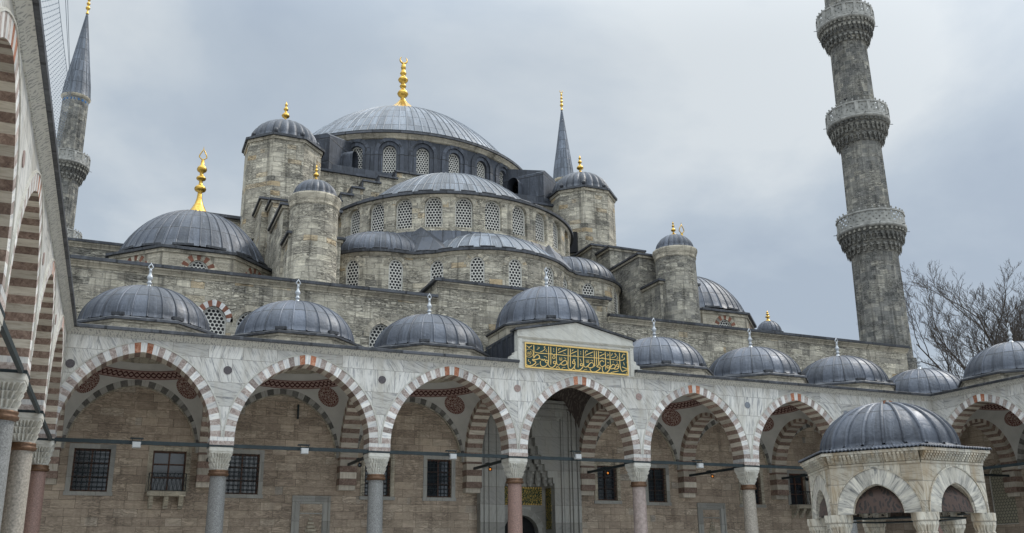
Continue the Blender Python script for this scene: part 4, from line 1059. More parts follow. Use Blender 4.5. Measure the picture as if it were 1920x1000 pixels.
# great portal
por_y = 5.75
mb = MB(); N_ = [(0.0, 5.72), (0.16, 5.82), (0.24, 5.76), (0.46, 5.86), (0.52, 5.80), (0.62, 5.90), (0.92, 5.93), (0.98, 5.88)]
for k, (ins, y) in enumerate(N_):
    nx = N_[k + 1][0] if k + 1 < len(N_) else 1.06; h0, h1 = 2.9 - ins, 2.9 - nx; zt0, zt1 = 10.05 - ins * 0.9, 10.05 - nx * 0.9
    mb.box(-h0, -h1, y, 6.2, 0, zt0); mb.box(h1, h0, y, 6.2, 0, zt0); mb.box(-h1, h1, y + 0.001, 6.2, zt1, zt0 - 0.001)
portal = hb(mb, 'portal_frame', M_MARBLE_S)
steps = [(1.45, 0.0, 5.65), (1.36, 5.65, 5.95), (1.05, 5.95, 6.3), (0.88, 6.3, 6.65), (0.68, 6.65, 7.15), (0.5, 7.15, 7.6), (0.34, 7.6, 8.05), (0.16, 8.05, 8.55)]
mb = MB()
for hw, za, zb in steps: mb.box(-1.85, -hw, 5.98, 6.3, za, zb); mb.box(hw, 1.85, 5.98, 6.3, za, zb)
mb.box(-1.85, 1.85, 5.98, 6.3, 8.55, 9.15)
mb.box(-1.75, -1.46, 6.3, 7.3, 0, 8.6); mb.box(1.46, 1.75, 6.3, 7.3, 0, 8.6)
do = dict(u=0.0, w=1.02, zs=0.0, zp=3.1, h=0.95, d=0.5, n=20)
wall_openings(mb, flat(0, 7.2, 1, 0), -1.46, 1.46, 0, 8.7, [do]); mb.poly([(-1.46, 6.3, 8.65), (1.46, 6.3, 8.65), (1.46, 7.2, 8.65), (-1.46, 7.2, 8.65)])
mb.build('portal_niche', M_MARBLE_S, portal, OH)
mb = MB(); ring(mb, flat(0, 7.2, 1, 0), 0, 3.1, 1.02, 0.95, 0.36, 13, lambda k: 0, -0.03, 0.0, extrados=0.03); mb.build('door_arch', M_MARBLE_S, portal, OH)
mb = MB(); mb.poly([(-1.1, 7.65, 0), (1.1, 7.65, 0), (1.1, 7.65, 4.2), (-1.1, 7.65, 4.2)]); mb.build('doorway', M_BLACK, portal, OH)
mb = MB(); rr = random.Random(5)
for k, (hw, za, zb) in enumerate(steps[1:]):
    n = max(2, int(hw * 2 / 0.3)); ydep = 6.35 + 0.8 * (1 - k / 8.0)
    for i in range(n):
        a = pi * (i + 0.5) / n; x = -hw * cos(a) * 1.04; y = 6.15 + (ydep - 6.15) * sin(a); w = hw * pi / n * 0.30 + 0.05
        mb.prism(ngon((x, y), w, 6, 0.3), za + 0.03, zb + 0.12); mb.prism(ngon((x, y - 0.03), w * 0.55, 6), za - 0.10, za + 0.028)
    mb.box(-hw - 0.02, hw + 0.02, min(ydep, 7.15), 7.19, za + 0.1, zb + 0.11)
mb.build('stalactite_vault', M_MARBLE_S, portal, OH)
mb = MB(); mb.box(-1.24, 1.24, 7.15, 7.199, 4.57, 5.54); pn = mb.build('portal_inscription', M_KUFI, portal, OH)
mb = MB()
for k in range(17):
    for z in (4.62, 5.49): mb.prism([(x, z_) for x, z_ in ngon((0, 0), 0.045, 8)], 0, 0.001) if False else mb.lathe((-1.18 + 2.36 * k / 16, 7.14), [(0.002, z - 0.05), (0.045, z - 0.02), (0.05, z), (0.045, z + 0.02), (0.002, z + 0.05)], 8)
for k in range(6):
    for x in (-1.18, 1.18): z = 4.75 + k * 0.125; mb.lathe((x, 7.14), [(0.002, z - 0.045), (0.045, z), (0.002, z + 0.045)], 8)
mb.build('gilt_beads', M_GOLDP, portal, OH)
for s in (-1, 1):
    mb = MB(); mb.box(min(s * 1.42, s * 1.459), max(s * 1.42, s * 1.459), 6.45, 7.05, 3.3, 5.45); mb.build('side_inscription', M_KUFI, portal, OH)

# upper facade wall above the portico roof
uw = [dict(u=-16.5, w=0.62, zs=11.4, zp=12.95, h=0.75, d=0.3), dict(u=-14.8, w=0.62, zs=11.4, zp=12.85, h=0.75, d=0.3), dict(u=-8.2, w=0.62, zs=11.6, zp=12.85, h=0.75, d=0.3), dict(u=8.2, w=0.62, zs=11.6, zp=12.85, h=0.75, d=0.3), dict(u=16.0, w=0.62, zs=11.6, zp=12.85, h=0.75, d=0.3)]
mb = MB(); wall_openings(mb, fW, -29.5, 28.2, 10.98, 15.25, uw); wall_openings(mb, fW, -5.2, 5.2, 15.25, 16.2, []); mb.poly([fW(28.2, 8, 0), fW(28.2, 8, 8), fW(28.2, 15.25, 8), fW(28.2, 15.25, 0)])
for s in (-1, 1): mb.poly([(s * 5.2, 6.2, 15.25), (s * 5.2, 9.5, 15.25), (s * 5.2, 9.5, 16.2), (s * 5.2, 6.2, 16.2)][::s])
hb(mb, 'facade_wall', M_STONE)
for k, o in enumerate(uw):
    w_ = grille_window(fW, o, hall, OH, M_GRILLE, 0.18, 0.07)
    mb = MB(); ring(mb, fW, o['u'], o['zp'], o['w'], o['h'], 0.3, 13, (lambda q: q % 2) if k == 0 else (lambda q: 0), -0.012, 0.05, extrados=0.012); mb.build('voussoirs', [M_TRIM if k else M_VW, M_BR], w_, OH)
def coping(f, a, b, z, name='coping', du=1e9, over=0.3, par=hall, ends=True):
    mb = MB(); band(mb, f, a, b, [(0.0, z - 0.30), (-0.04, z - 0.29), (-0.05, z - 0.22), (-over * 0.5, z - 0.12), (-over * 0.75, z - 0.08), (-over * 0.75, z - 0.003), (0.3, z - 0.003)], 0, du, ends); hb(mb, 'cornice', M_TRIM, par)
    mb = MB(); band(mb, f, a, b, [(0.3, z), (-over, z), (-over - 0.01, z + 0.15), (-over + 0.08, z + 0.18), (0.5, z + 0.30), (1.2, z + 0.34)], 0, du, ends); hb(mb, name, M_LEADD, par)
coping(fW, -29.5, -5.22, 15.25); coping(fW, 5.22, 28.3, 15.25); coping(fW, -5.25, 5.25, 16.2)
for s in (-1, 1):
    f_ = flat(-5.2, 0, 0, -1) if s < 0 else flat(5.2, 0, 0, 1)
    mb = MB(); band(mb, f_, -9.5 if s < 0 else 5.9, -5.9 if s < 0 else 9.5, [(0.3, 16.2), (-0.22, 16.2), (-0.22, 16.33), (0.3, 16.42)], 0); hb(mb, 'coping', M_LEADD)
mb = MB(); mb.poly([(-29, 6.8, 15.42), (29, 6.8, 15.42), (29, 60, 15.42), (-29, 60, 15.42)]); mb.poly([(-5.2, 6.5, 16.35), (5.2, 6.5, 16.35), (5.2, 9.5, 16.4), (-5.2, 9.5, 16.4)]); hb(mb, 'lead_roof', M_LEADF)
mb = MB(); mb.box(-29, 29, 6.9, 60, 11.0, 15.3); hb(mb, 'hall_body', M_STONE)
mb = MB(); 
for x in (-15.4, -3.4, -1.1): mb.lathe((x, 6.05), [(0.05, 14.9), (0.05, 14.95)], 6)
# left gallery block behind the corner dome
mb = MB(); mb.box(-29, -20.2, 17.0, 30, 15.4, 19.65); hb(mb, 'gallery_block', M_STONE_DARK)
fq = flat(0, 17.0, 1, 0); coping(fq, -29, -20.2, 19.65)
mb = MB(); fbox(mb, fq, -28, -21.9, 18.15, 18.85, -0.05, 0.02); hb(mb, 'lead_strip', M_LEADF)

# corner domes
for s in (-1, 1):
    c = (s * 17.1, 15.35); R = 4.4 / cos(pi / 8); V = ngon(c, R, 8, pi / 8)
    mb = MB(); wins = []
    for i in range(8):
        p, q = V[i], V[(i + 1) % 8]; L = hypot(q[0] - p[0], q[1] - p[1]); f_ = flat(p[0], p[1], (q[0] - p[0]) / L, (q[1] - p[1]) / L)
        o = dict(u=L / 2, w=0.55, zs=15.8, zp=16.85, h=0.6, d=0.25)
        vis = (p[1] + q[1]) / 2 < 15.0
        wall_openings(mb, f_, 0, L, 15.4, 17.9, [o] if vis else [])
        if vis: wins.append((f_, o))
    dr = hb(mb, 'corner_drum', M_TRIM)
    for f_, o in wins:
        w_ = grille_window(f_, o, hall, OH, M_GRILLE, 0.15, 0.06); mb = MB(); ring(mb, f_, o['u'], o['zp'], o['w'], o['h'], 0.34, 11, lambda q: q % 2, -0.012, 0.03, extrados=0.012); mb.build('voussoirs', [M_TRIM, M_BR], w_, OH)
    mb = MB(); mb.prism(ngon(c, R + 0.10, 8, pi / 8), 17.72, 17.897); mb.build('moulding', M_TRIM, dr, OH)
    mb = MB(); O = ngon(c, R + 0.28, 8, pi / 8); mb.prism(O, 17.9, 18.04); I = ngon(c, 4.1, 8, pi / 8)
    for i in range(8): j = (i + 1) % 8; mb.poly([(*O[i], 18.042), (*O[j], 18.042), (*I[j], 18.36), (*I[i], 18.36)])
    mb.build('lead_eave', M_LEADD, dr, OH)
    for i in range(16):
        a = 2 * pi * (i + 0.5) / 16; mb = MB(); mb.obox((c[0] + 4.36 * sin(a), c[1] - 4.36 * cos(a)), (cos(a), sin(a)), (-sin(a), cos(a)), 0.55, 0.04, 18.24, 18.36); mb.build('snow_guard', M_LEADD, dr, OH)
    d = hb(dome(c, 18.3, 4.2, 3.36, 42, 4, cap=radians(20), flare=0.1, ribw=0.075, ribh=0.04), 'corner_dome', M_LEAD)
    fm = finial(c, 21.6, beads((0.66, 0.105, [(0.35, 1.75, 0.26), (0.29, 2.42, 0.17), (0.30, 3.02, 0.25)], 3.65))); tulip(fm, c, 25.2, 0.44, 0.72, 0.035); fm.build('gold_finial', M_GOLD, d, OH)

# weight towers, piers and turrets in front of the dome
for s in (-1, 1):
    c = (s * 11.6, 20.8); R = 2.43 / cos(pi / 8)
    mb = MB(); mb.prism(ngon(c, R, 8, pi / 8), 22, 29.1); tw = hb(mb, 'weight_tower', M_STONE)
    mb = MB(); mb.prism(ngon(c, R + 0.09, 8, pi / 8), 28.9, 29.097); mb.build('moulding', M_TRIM, tw, OH)
    mb = MB(); mb.prism(ngon(c, R + 0.25, 8, pi / 8), 29.1, 29.26); O = ngon(c, R + 0.25, 8, pi / 8); I = ngon(c, 2.2, 8, pi / 8)
    for i in range(8): j = (i + 1) % 8; mb.poly([(*O[i], 29.262), (*O[j], 29.262), (*I[j], 29.5), (*I[i], 29.5)])
    mb.build('lead_eave', M_LEADD, tw, OH)
    d = hb(melon(c, 29.45, 2.24, 1.87, 24), 'tower_dome', M_LEAD)
    for k in range(8): a = 2 * pi * (k + 0.5) / 8; mb = MB(); mb.lathe((c[0] + 2.32 * sin(a), c[1] - 2.32 * cos(a)), [(0.01, 29.5), (0.14, 29.55), (0.16, 29.7), (0.1, 29.82), (0.01, 29.86)], 8); mb.build('vent_cap', M_LEADD, d, OH)
    finial(c, 31.25, F_GOLDS, scale=1.05).build('gold_finial', M_GOLD, d, OH)
    mb = MB(); z = 24.3
    mb.obox((c[0] - s * 1.85, c[1] - 1.85), (0.7071, 0.7071 * -s), (0.7071 * s, 0.7071), 0.38, 0.12, 23.9, 25.5); mb.build('tower_door', M_BLACK, tw, OH)
    # stepped pier, from the tower forward to the turret
    blocks = [('pier_block', 9.9, 13.35, 16.2, 25.0, 23.55), ('pier_block', 10.3, 12.95, 14.4, 16.2, 22.85), ('buttress_block', 9.9, 12.95, 10.0, 14.4, 20.85), ('buttress_block', 10.1, 12.8, 8.0, 10.0, 18.5)]
    for nm, xa, xb, ya, yb, zt in blocks:
        x0, x1 = (xa, xb) if s > 0 else (-xb, -xa)
        mb = MB(); mb.box(x0, x1, ya, yb, 15.4, zt); b_ = hb(mb, nm, M_STONE_DARK if s > 0 else M_STONE)
        mb = MB(); mb.box(x0 - 0.1, x1 + 0.1, ya - 0.1, yb, zt - 0.14, zt - 0.002); mb.build('cornice', M_TRIM, b_, OH)
        mb = MB(); x0 -= 0.22; x1 += 0.22; y_ = ya - 0.22; mb.box(x0, x1, y_, yb, zt, zt + 0.13); mb.poly([(x0, y_, zt + 0.132), (x1, y_, zt + 0.132), (x1 - 0.6, y_ + 0.8, zt + 0.45), (x0 + 0.6, y_ + 0.8, zt + 0.45)]); mb.poly([(x0, yb, zt + 0.132), (x0, y_, zt + 0.132), (x0 + 0.6, y_ + 0.8, zt + 0.45), (x0 + 0.6, yb, zt + 0.45)]); mb.poly([(x1, y_, zt + 0.132), (x1, yb, zt + 0.132), (x1 - 0.6, yb, zt + 0.45), (x1 - 0.6, y_ + 0.8, zt + 0.45)]); mb.poly([(x0 + .6, y_ + .8, zt + .45), (x1 - .6, y_ + .8, zt + .45), (x1 - .6, yb, zt + .45), (x0 + .6, yb, zt + .45)])
        mb.build('lead_cap', M_LEADD, b_, OH)
    c = (s * 11.56, 8.3)
    mb = MB(); mb.lathe(c, [(1.38, 14.0), (1.27, 20.15)], 40); tu = hb(mb, 'round_turret', M_STONE if s < 0 else M_STONE_DARK)
    mb = MB(); mb.lathe(c, [(1.27, 20.1), (1.33, 20.16), (1.29, 20.2), (1.33, 20.35), (1.41, 20.62), (1.41, 20.72), (1.1, 20.8)], 40, fn=lambda a, k: 1.0 if k < 3 else 1 + 0.02 * abs(sin(a * 11))); mb.build('turret_crown', M_TRIM, tu, OH)
    d = hb(melon(c, 20.80, 1.18, 1.08, 20, 0.08, 10, 0.18, 0.12), 'turret_dome', M_LEAD)
    finial(c, 21.85, F_GOLDS, scale=0.60).build('gold_finial', M_GOLD, d, OH)
# block running out from the left pier
mb = MB(); mb.box(-16.6, -13.3, 21.5, 30, 15.4, 24.0); hb(mb, 'pier_block', M_STONE); mb = MB(); mb.box(-16.8, -13.3, 21.3, 30, 24.0, 24.2); hb(mb, 'coping', M_LEADD)

# small domed turret at the far right end of the roof
c = (28.3, 20.0); mb = MB(); mb.prism(ngon(c, 1.15, 8, pi / 8), 15.4, 19.45); tt = hb(mb, 'stair_turret', M_STONE_DARK); mb = MB(); mb.prism(ngon(c, 1.28, 8, pi / 8), 19.45, 19.55); mb.build('lead_eave', M_LEADD, tt, OH)
d = hb(dome(c, 19.5, 1.02, 1.15, 16, 2, ribw=0.06, ribh=0.03), 'stair_turret_dome', M_LEAD); finial(c, 20.6, F_GOLDB, scale=0.55).build('gold_finial', M_GOLD, d, OH)

mb = MB(); mb.tube([(-13.95, 21.36, 20.6), (-13.95, 21.36, 23.9)], 0.09, 8); mb.tube([(-13.95, 21.36, 23.88), (-13.95, 21.1, 24.15)], 0.12, 8); hb(mb, 'rain_pipe', M_FIN)
mb = MB(); mb.box(-12.27, -12.20, 6.05, 6.2, 8.42, 9.12); hb(mb, 'wall_slit_bar', M_IRON)
# exedrae: waving lower wall
def circ(cx_, cy_, r, a0, a1, n): return [(cx_ + r * sin(radians(a0 + (a1 - a0) * i / n)), cy_ - r * cos(radians(a0 + (a1 - a0) * i / n))) for i in range(n + 1)]
halfp = circ(0, 13, 5.5, 0, 52, 22) + [(4.72, 9.75), (5.0, 9.98), (5.35, 10.14)] + circ(6.3, 13.8, 3.65, -8, 72, 18)
path = [(-x, y) for x, y in reversed(halfp[1:])] + halfp
fE, LE, nearE = pathwall(path)
eops = [dict(u=nearE(x, y), w=0.42, zs=16.55, zp=18.12, h=0.46, d=0.28, n=14) for x, y in ((-8.6, 11.2), (-6.37, 10.15), (-4.15, 9.4), (-2.21, 7.97), (0.0, 7.5), (2.5, 8.1), (4.15, 9.4), (6.2, 10.15), (8.6, 11.2))]
mb = MB(); wall_openings(mb, fE, 0, LE, 15.0, 18.95, eops, 0, du=0.35); ex = hb(mb, 'exedra_wall', M_STONE)
for o in eops:
    w_ = grille_window(fE, o, hall, OH, M_GRILLE, 0.10, 0.06)
    mb = MB(); ring(mb, fE, o['u'], o['zp'], o['w'], o['h'], 0.34, 13, lambda q: q % 2, -0.012, 0.04, extrados=0.012); mb.build('voussoirs', [M_TRIM, M_STONE], w_, OH)
mb = MB(); band(mb, fE, 0, LE, [(0, 18.75), (-0.05, 18.78), (-0.12, 18.9), (-0.12, 18.947), (0.2, 18.947)], 0, 0.35); mb.build('cornice', M_TRIM, ex, OH)
mb = MB(); band(mb, fE, 0, LE, [(0.2, 18.95), (-0.24, 18.95), (-0.25, 19.1), (0.1, 19.2)], 0, 0.35); mb.build('lead_eave', M_LEADD, ex, OH)
n = 90; P = []; U = []
for i in range(n + 1):
    u = LE * i / n; a = fE(u, 19.18, 0.05); ang = atan2(a[0], -(a[1] - 19.5)); b = (8.72 * sin(ang), 19.5 - 8.72 * cos(ang), 21.25)
    P.append([tuple(a[k] + (b[k] - a[k]) * j / 6 + (-0.36 * sin(pi * j / 6) if k == 2 else 0) for k in range(3)) for j in range(7)]); U.append([(u, j * 0.5) for j in range(7)])
mb = MB(); mb.grid(P, U, 0, True)
for i in range(0, n, 4): mb.tube([P[i][j] for j in range(7)], 0.04, 5)
hb(mb, 'exedra_roof', M_LEADF)
hb(dome((0.1, 12.75), 19.2, 5.0, 2.3, 44, 3, -radians(88), radians(88), cap=radians(30), ribw=0.07, ribh=0.04), 'exedra_dome', M_LEADL)
for s in (-1, 1): hb(dome((s * 6.3, 13.85), 19.2, 3.55, 2.0, 34, 3, -radians(110), radians(110), ribw=0.07, ribh=0.04), 'exedra_dome', M_LEAD)
for i in range(int((LE - 1) / 1.3)):
    mb = MB(); mb.tube([(*fE(0.5 + i * 1.3 + 0.3 * k, 0, 0.15)[:2], 19.28) for k in range(4)], 0.05, 5); mb.build('snow_guard', M_LEADD, ex, OH)
# dark pyramid-shaped lead hip between the exedrae
for s in (-1, 1):
    a = [(s * 3.75, 9.25, 19.25), (s * 5.3, 10.3, 19.25), (s * 5.9, 12.6, 20.3), (s * 3.0, 10.9, 20.3)]; t_ = (s * 4.35, 11.95, 21.5); mb = MB()
    for i in range(4): mb.poly([a[i], a[(i + 1) % 4], t_][::s])
    hb(mb, 'lead_hip', M_LEADF)

# half dome and its windowed drum
fS = cyl(0, 19.5, 8.7); RS = 8.7
sops = [dict(u=radians(12.5 * k) * RS, w=0.56, zs=21.5, zp=22.95, h=0.56, d=0.42, n=14) for k in range(-6, 7)]
mb = MB(); wall_openings(mb, fS, radians(-92) * RS, radians(92) * RS, 20.4, 23.62, sops, 0, du=0.45); sd = hb(mb, 'half_dome_drum', M_STONE)
for k, o in zip(range(-6, 7), sops):
    if abs(k) >= 6: hb(fill_opening(fS, o, 0.3), 'blind_window', M_STONE); continue
    w_ = grille_window(fS, o, hall, OH, M_GRILLE, 0.27, 0.07)
    mb = MB(); ring(mb, fS, o['u'], o['zp'], o['w'], o['h'], 0.3, 13, lambda q: q % 2, -0.012, 0.06, extrados=0.012); mb.build('voussoirs', [M_TRIM, M_STONE], w_, OH)
mb = MB(); band(mb, fS, radians(-92) * RS, radians(92) * RS, [(0, 23.45), (-0.05, 23.48), (-0.1, 23.58), (-0.1, 23.617), (0.2, 23.617)], 0, 0.45); mb.build('cornice', M_TRIM, sd, OH)
mb = MB(); band(mb, fS, radians(-92) * RS, radians(92) * RS, [(0.2, 23.62), (-0.26, 23.62), (-0.27, 23.78), (0.0, 23.9)], 0, 0.45); mb.build('lead_eave', M_LEADD, sd, OH)
mb = MB(); mb.lathe((0, 19.5), [(8.75, 23.88), (7.1, 24.0)], 60, 0, -pi / 2, pi / 2); hb(mb, 'lead_gutter', M_LEADF)
d = hb(dome((0.15, 19.5), 23.9, 7.25, 4.38, 66, 4, -pi / 2, pi / 2, cap=radians(38), ribw=0.08, ribh=0.045, seg=18), 'half_dome', M_LEADL)
for i in range(19):
    a = radians(-86 + 172 * i / 19); b = a + radians(6.2); mb = MB(); mb.tube([(8.5 * sin(a + (b - a) * k / 3), 19.5 - 8.5 * cos(a + (b - a) * k / 3), 24.02) for k in range(4)], 0.06, 5); mb.build('snow_guard', M_LEADD, sd, OH)

# square base with the stepped arch wall
mb = MB(); mb.box(-11.9, 11.9, 21.0, 44.2, 22, 28.25); hb(mb, 'dome_base_block', M_STONE)
mb = MB(); mb.box(-12.1, 12.1, 20.8, 44.3, 28.25, 28.42); mb.box(-11.3, 11.3, 21.3, 43.9, 28.42, 29.05); hb(mb, 'lead_roof', M_LEADF)
stp = [(9.3, 24.95), (8.55, 25.45), (7.75, 26.0), (7.0, 26.6), (6.25, 27.2), (5.1, 27.75), (3.9, 28.3)]
mb = MB(); mc = MB()
for k, (xo, zt) in enumerate(stp):
    xi = stp[k + 1][0] if k + 1 < len(stp) else None
    rng = [(-xo, -xi), (xi, xo)] if xi else [(-xo, xo)]
    for a, b in rng:
        mb.box(a, b, 19.35, 20.99, 22, zt); mc.box(a - 0.10, b + 0.10, 19.2, 21.0, zt + 0.001 * k, zt + 0.13 + 0.001 * k)
        mc.box(*((a - 0.09, a - 0.002) if a < 0 else (b + 0.002, b + 0.09)), 19.28, 21.0, zt - 0.55, zt)
sw = hb(mb, 'stepped_wall', M_STONE); mc.build('lead_cap', M_LEADD, sw, OH)

# great dome: lead-clad drum, windows, buttresses
MC = (0.0, 32.7); RD = 11.2; fD = cyl(*MC, RD)
dops = [dict(u=radians(360 / 28 * (k + 0.5)) * RD, w=0.50, zs=29.45, zp=31.2, h=0.52, d=0.4, n=14) for k in range(-8, 8)]
mb = MB(); wall_openings(mb, fD, radians(-115) * RD, radians(115) * RD, 28.6, 32.25, dops, 0, du=0.5); dd = hb(mb, 'dome_drum', M_LEADF)
mb = MB(); mb.lathe(MC, [(RD, 28.6), (RD, 32.3)], 60, 0, radians(115), radians(245)); mb.build('drum_back', M_LEADF, dd, OH)
for o in dops:
    w_ = grille_window(fD, o, hall, OH, M_GRILLE, 0.3, 0.05)
    mb = MB(); ring(mb, fD, o['u'], o['zp'], o['w'] + 0.30, o['h'] + 0.30, 0.28, 9, lambda q: 0, -0.10, 0.0, extrados=0.10)
    for sg in (-1, 1): fbox_u = o['u'] + sg * (o['w'] + 0.44); mb.poly([fD(fbox_u - 0.14, 29.1, -0.1), fD(fbox_u + 0.14, 29.1, -0.1), fD(fbox_u + 0.14, o['zp'], -0.1), fD(fbox_u - 0.14, o['zp'], -0.1)]); mb.poly([fD(fbox_u - 0.14, 29.1, 0), fD(fbox_u - 0.14, 29.1, -0.1), fD(fbox_u - 0.14, o['zp'], -0.1), fD(fbox_u - 0.14, o['zp'], 0)]); mb.poly([fD(fbox_u + 0.14, 29.1, -0.1), fD(fbox_u + 0.14, 29.1, 0), fD(fbox_u + 0.14, o['zp'], 0), fD(fbox_u + 0.14, o['zp'], -0.1)])
    mb.build('lead_hood', M_LEADF, w_, OH)
mb = MB(); band(mb, fD, radians(-180) * RD, radians(180) * RD, [(0, 32.2), (-0.12, 32.24), (-0.2, 32.36), (-0.34, 32.5), (-0.34, 32.547), (0.2, 32.547)], 0, 0.6, False); mb.build('cornice', M_TRIM, dd, OH)
mb = MB(); band(mb, fD, radians(-180) * RD, radians(180) * RD, [(0.2, 32.55), (-0.46, 32.55), (-0.46, 32.72), (0.0, 32.86)], 0, 0.6, False); mb.build('lead_eave', M_LEADD, dd, OH)
mb = MB(); mb.lathe(MC, [(11.6, 32.8), (10.4, 33.0)], 96); hb(mb, 'lead_gutter', M_LEADF)
DC = (0.25, 32.7); d = hb(dome(DC, 32.9, 10.65, 6.75, 104, 8, cap=radians(46), ribw=0.085, ribh=0.05, seg=24), 'great_dome', M_LEADL)
for i in range(-17, 18):
    a = 2 * pi * i / 42; b = a + radians(5.6); mb = MB(); mb.tube([(DC[0] + 10.72 * sin(a + (b - a) * k / 3), DC[1] - 10.72 * cos(a + (b - a) * k / 3), 33.12) for k in range(4)], 0.085, 5); mb.build('snow_guard', M_LEADD, d, OH)
pf = [(0.0, 0.0), (2.3, 0.0), (1.95, 0.45), (1.45, 0.85), (0.95, 1.25), (0.52, 1.7), (0.27, 2.05), (0.22, 2.2)]
for r_, z_, hh in ((0.50, 2.78, 0.46), (0.31, 3.50, 0.24), (0.46, 4.16, 0.38), (0.30, 4.80, 0.25), (0.24, 5.38, 0.26)): pf += [(0.17, z_ - hh), (r_ * 0.8, z_ - hh * 0.6), (r_, z_ - hh * 0.15), (r_ * 0.78, z_ + hh * 0.35), (0.20, z_ + hh * 0.85)]
pf += [(0.10, 5.72), (0.08, 5.8)]
mb = MB(); mb.lathe(DC, [(max(r_, 0.01), 39.5 + z_) for r_, z_ in pf], 56, fn=lambda a, k: 1 + (0.05 * cos(a * 18) if k < 7 else 0)); crescent(mb, DC, 45.30, 0.33, 0.075); mb.build('gold_finial', M_GOLD, d, OH)
# lead-clad flying buttresses at the corners of the drum
for az in (-40.5, 40.5):
    a = radians(az); er = (sin(a), -cos(a)); et = (cos(a), sin(a)); w = 1.25
    def fb_(u, z, dd_=0.0, side=-1): return None
    p = lambda r_, t_: (MC[0] + er[0] * r_ + et[0] * t_, MC[1] + er[1] * r_ + et[1] * t_)
    mb = MB(); sgn = 1 if az < 0 else -1
    for side in (-1, 1):
        t_ = side * w; A_ = p(10.8, t_); B_ = p(14.4, t_)
        if side > 0: f_ = flat(A_[0], A_[1], er[0], er[1]) if True else None
        else: f_ = flat(B_[0], B_[1], -er[0], -er[1])
        uo = 1.35 if side > 0 else 3.6 - 1.35
        wall_openings(mb, (lambda q, z, d_=0.0, f_=f_: f_(q, z, d_)), 0, 3.6, 28.4, 31.1, [dict(u=uo, w=0.48, zs=28.9, zp=30.2, h=0.5, d=0.9)], flip=False)
        mb.poly([(*A_, 31.1), (*B_, 31.1), (*p(14.4, t_ * 0.8), 31.3), (*p(10.8, t_), 32.1)] if side < 0 else [(*B_, 31.1), (*A_, 31.1), (*p(10.8, t_), 32.1), (*p(14.4, t_ * 0.8), 31.3)])
    E0, E1 = p(14.4, -w), p(14.4, w); mb.poly([(*E0, 28.4), (*E1, 28.4), (*E1, 31.1), (*E0, 31.1)]); mb.poly([(*E0, 31.1), (*E1, 31.1), (*p(14.4, w * 0.8), 31.3), (*p(14.4, -w * 0.8), 31.3)])
    mb.poly([(*p(14.4, -w * 0.8), 31.3), (*p(14.4, w * 0.8), 31.3), (*p(10.8, w), 32.1), (*p(10.8, -w), 32.1)])
    fbk = hb(mb, 'lead_buttress', M_LEADF)
    mb = MB(); c0 = p(12.25, 0); mb.obox(c0, er, et, 0.6, w - 0.92, 28.5, 30.9); mb.build('dark_recess', M_BLACK, fbk, OH)

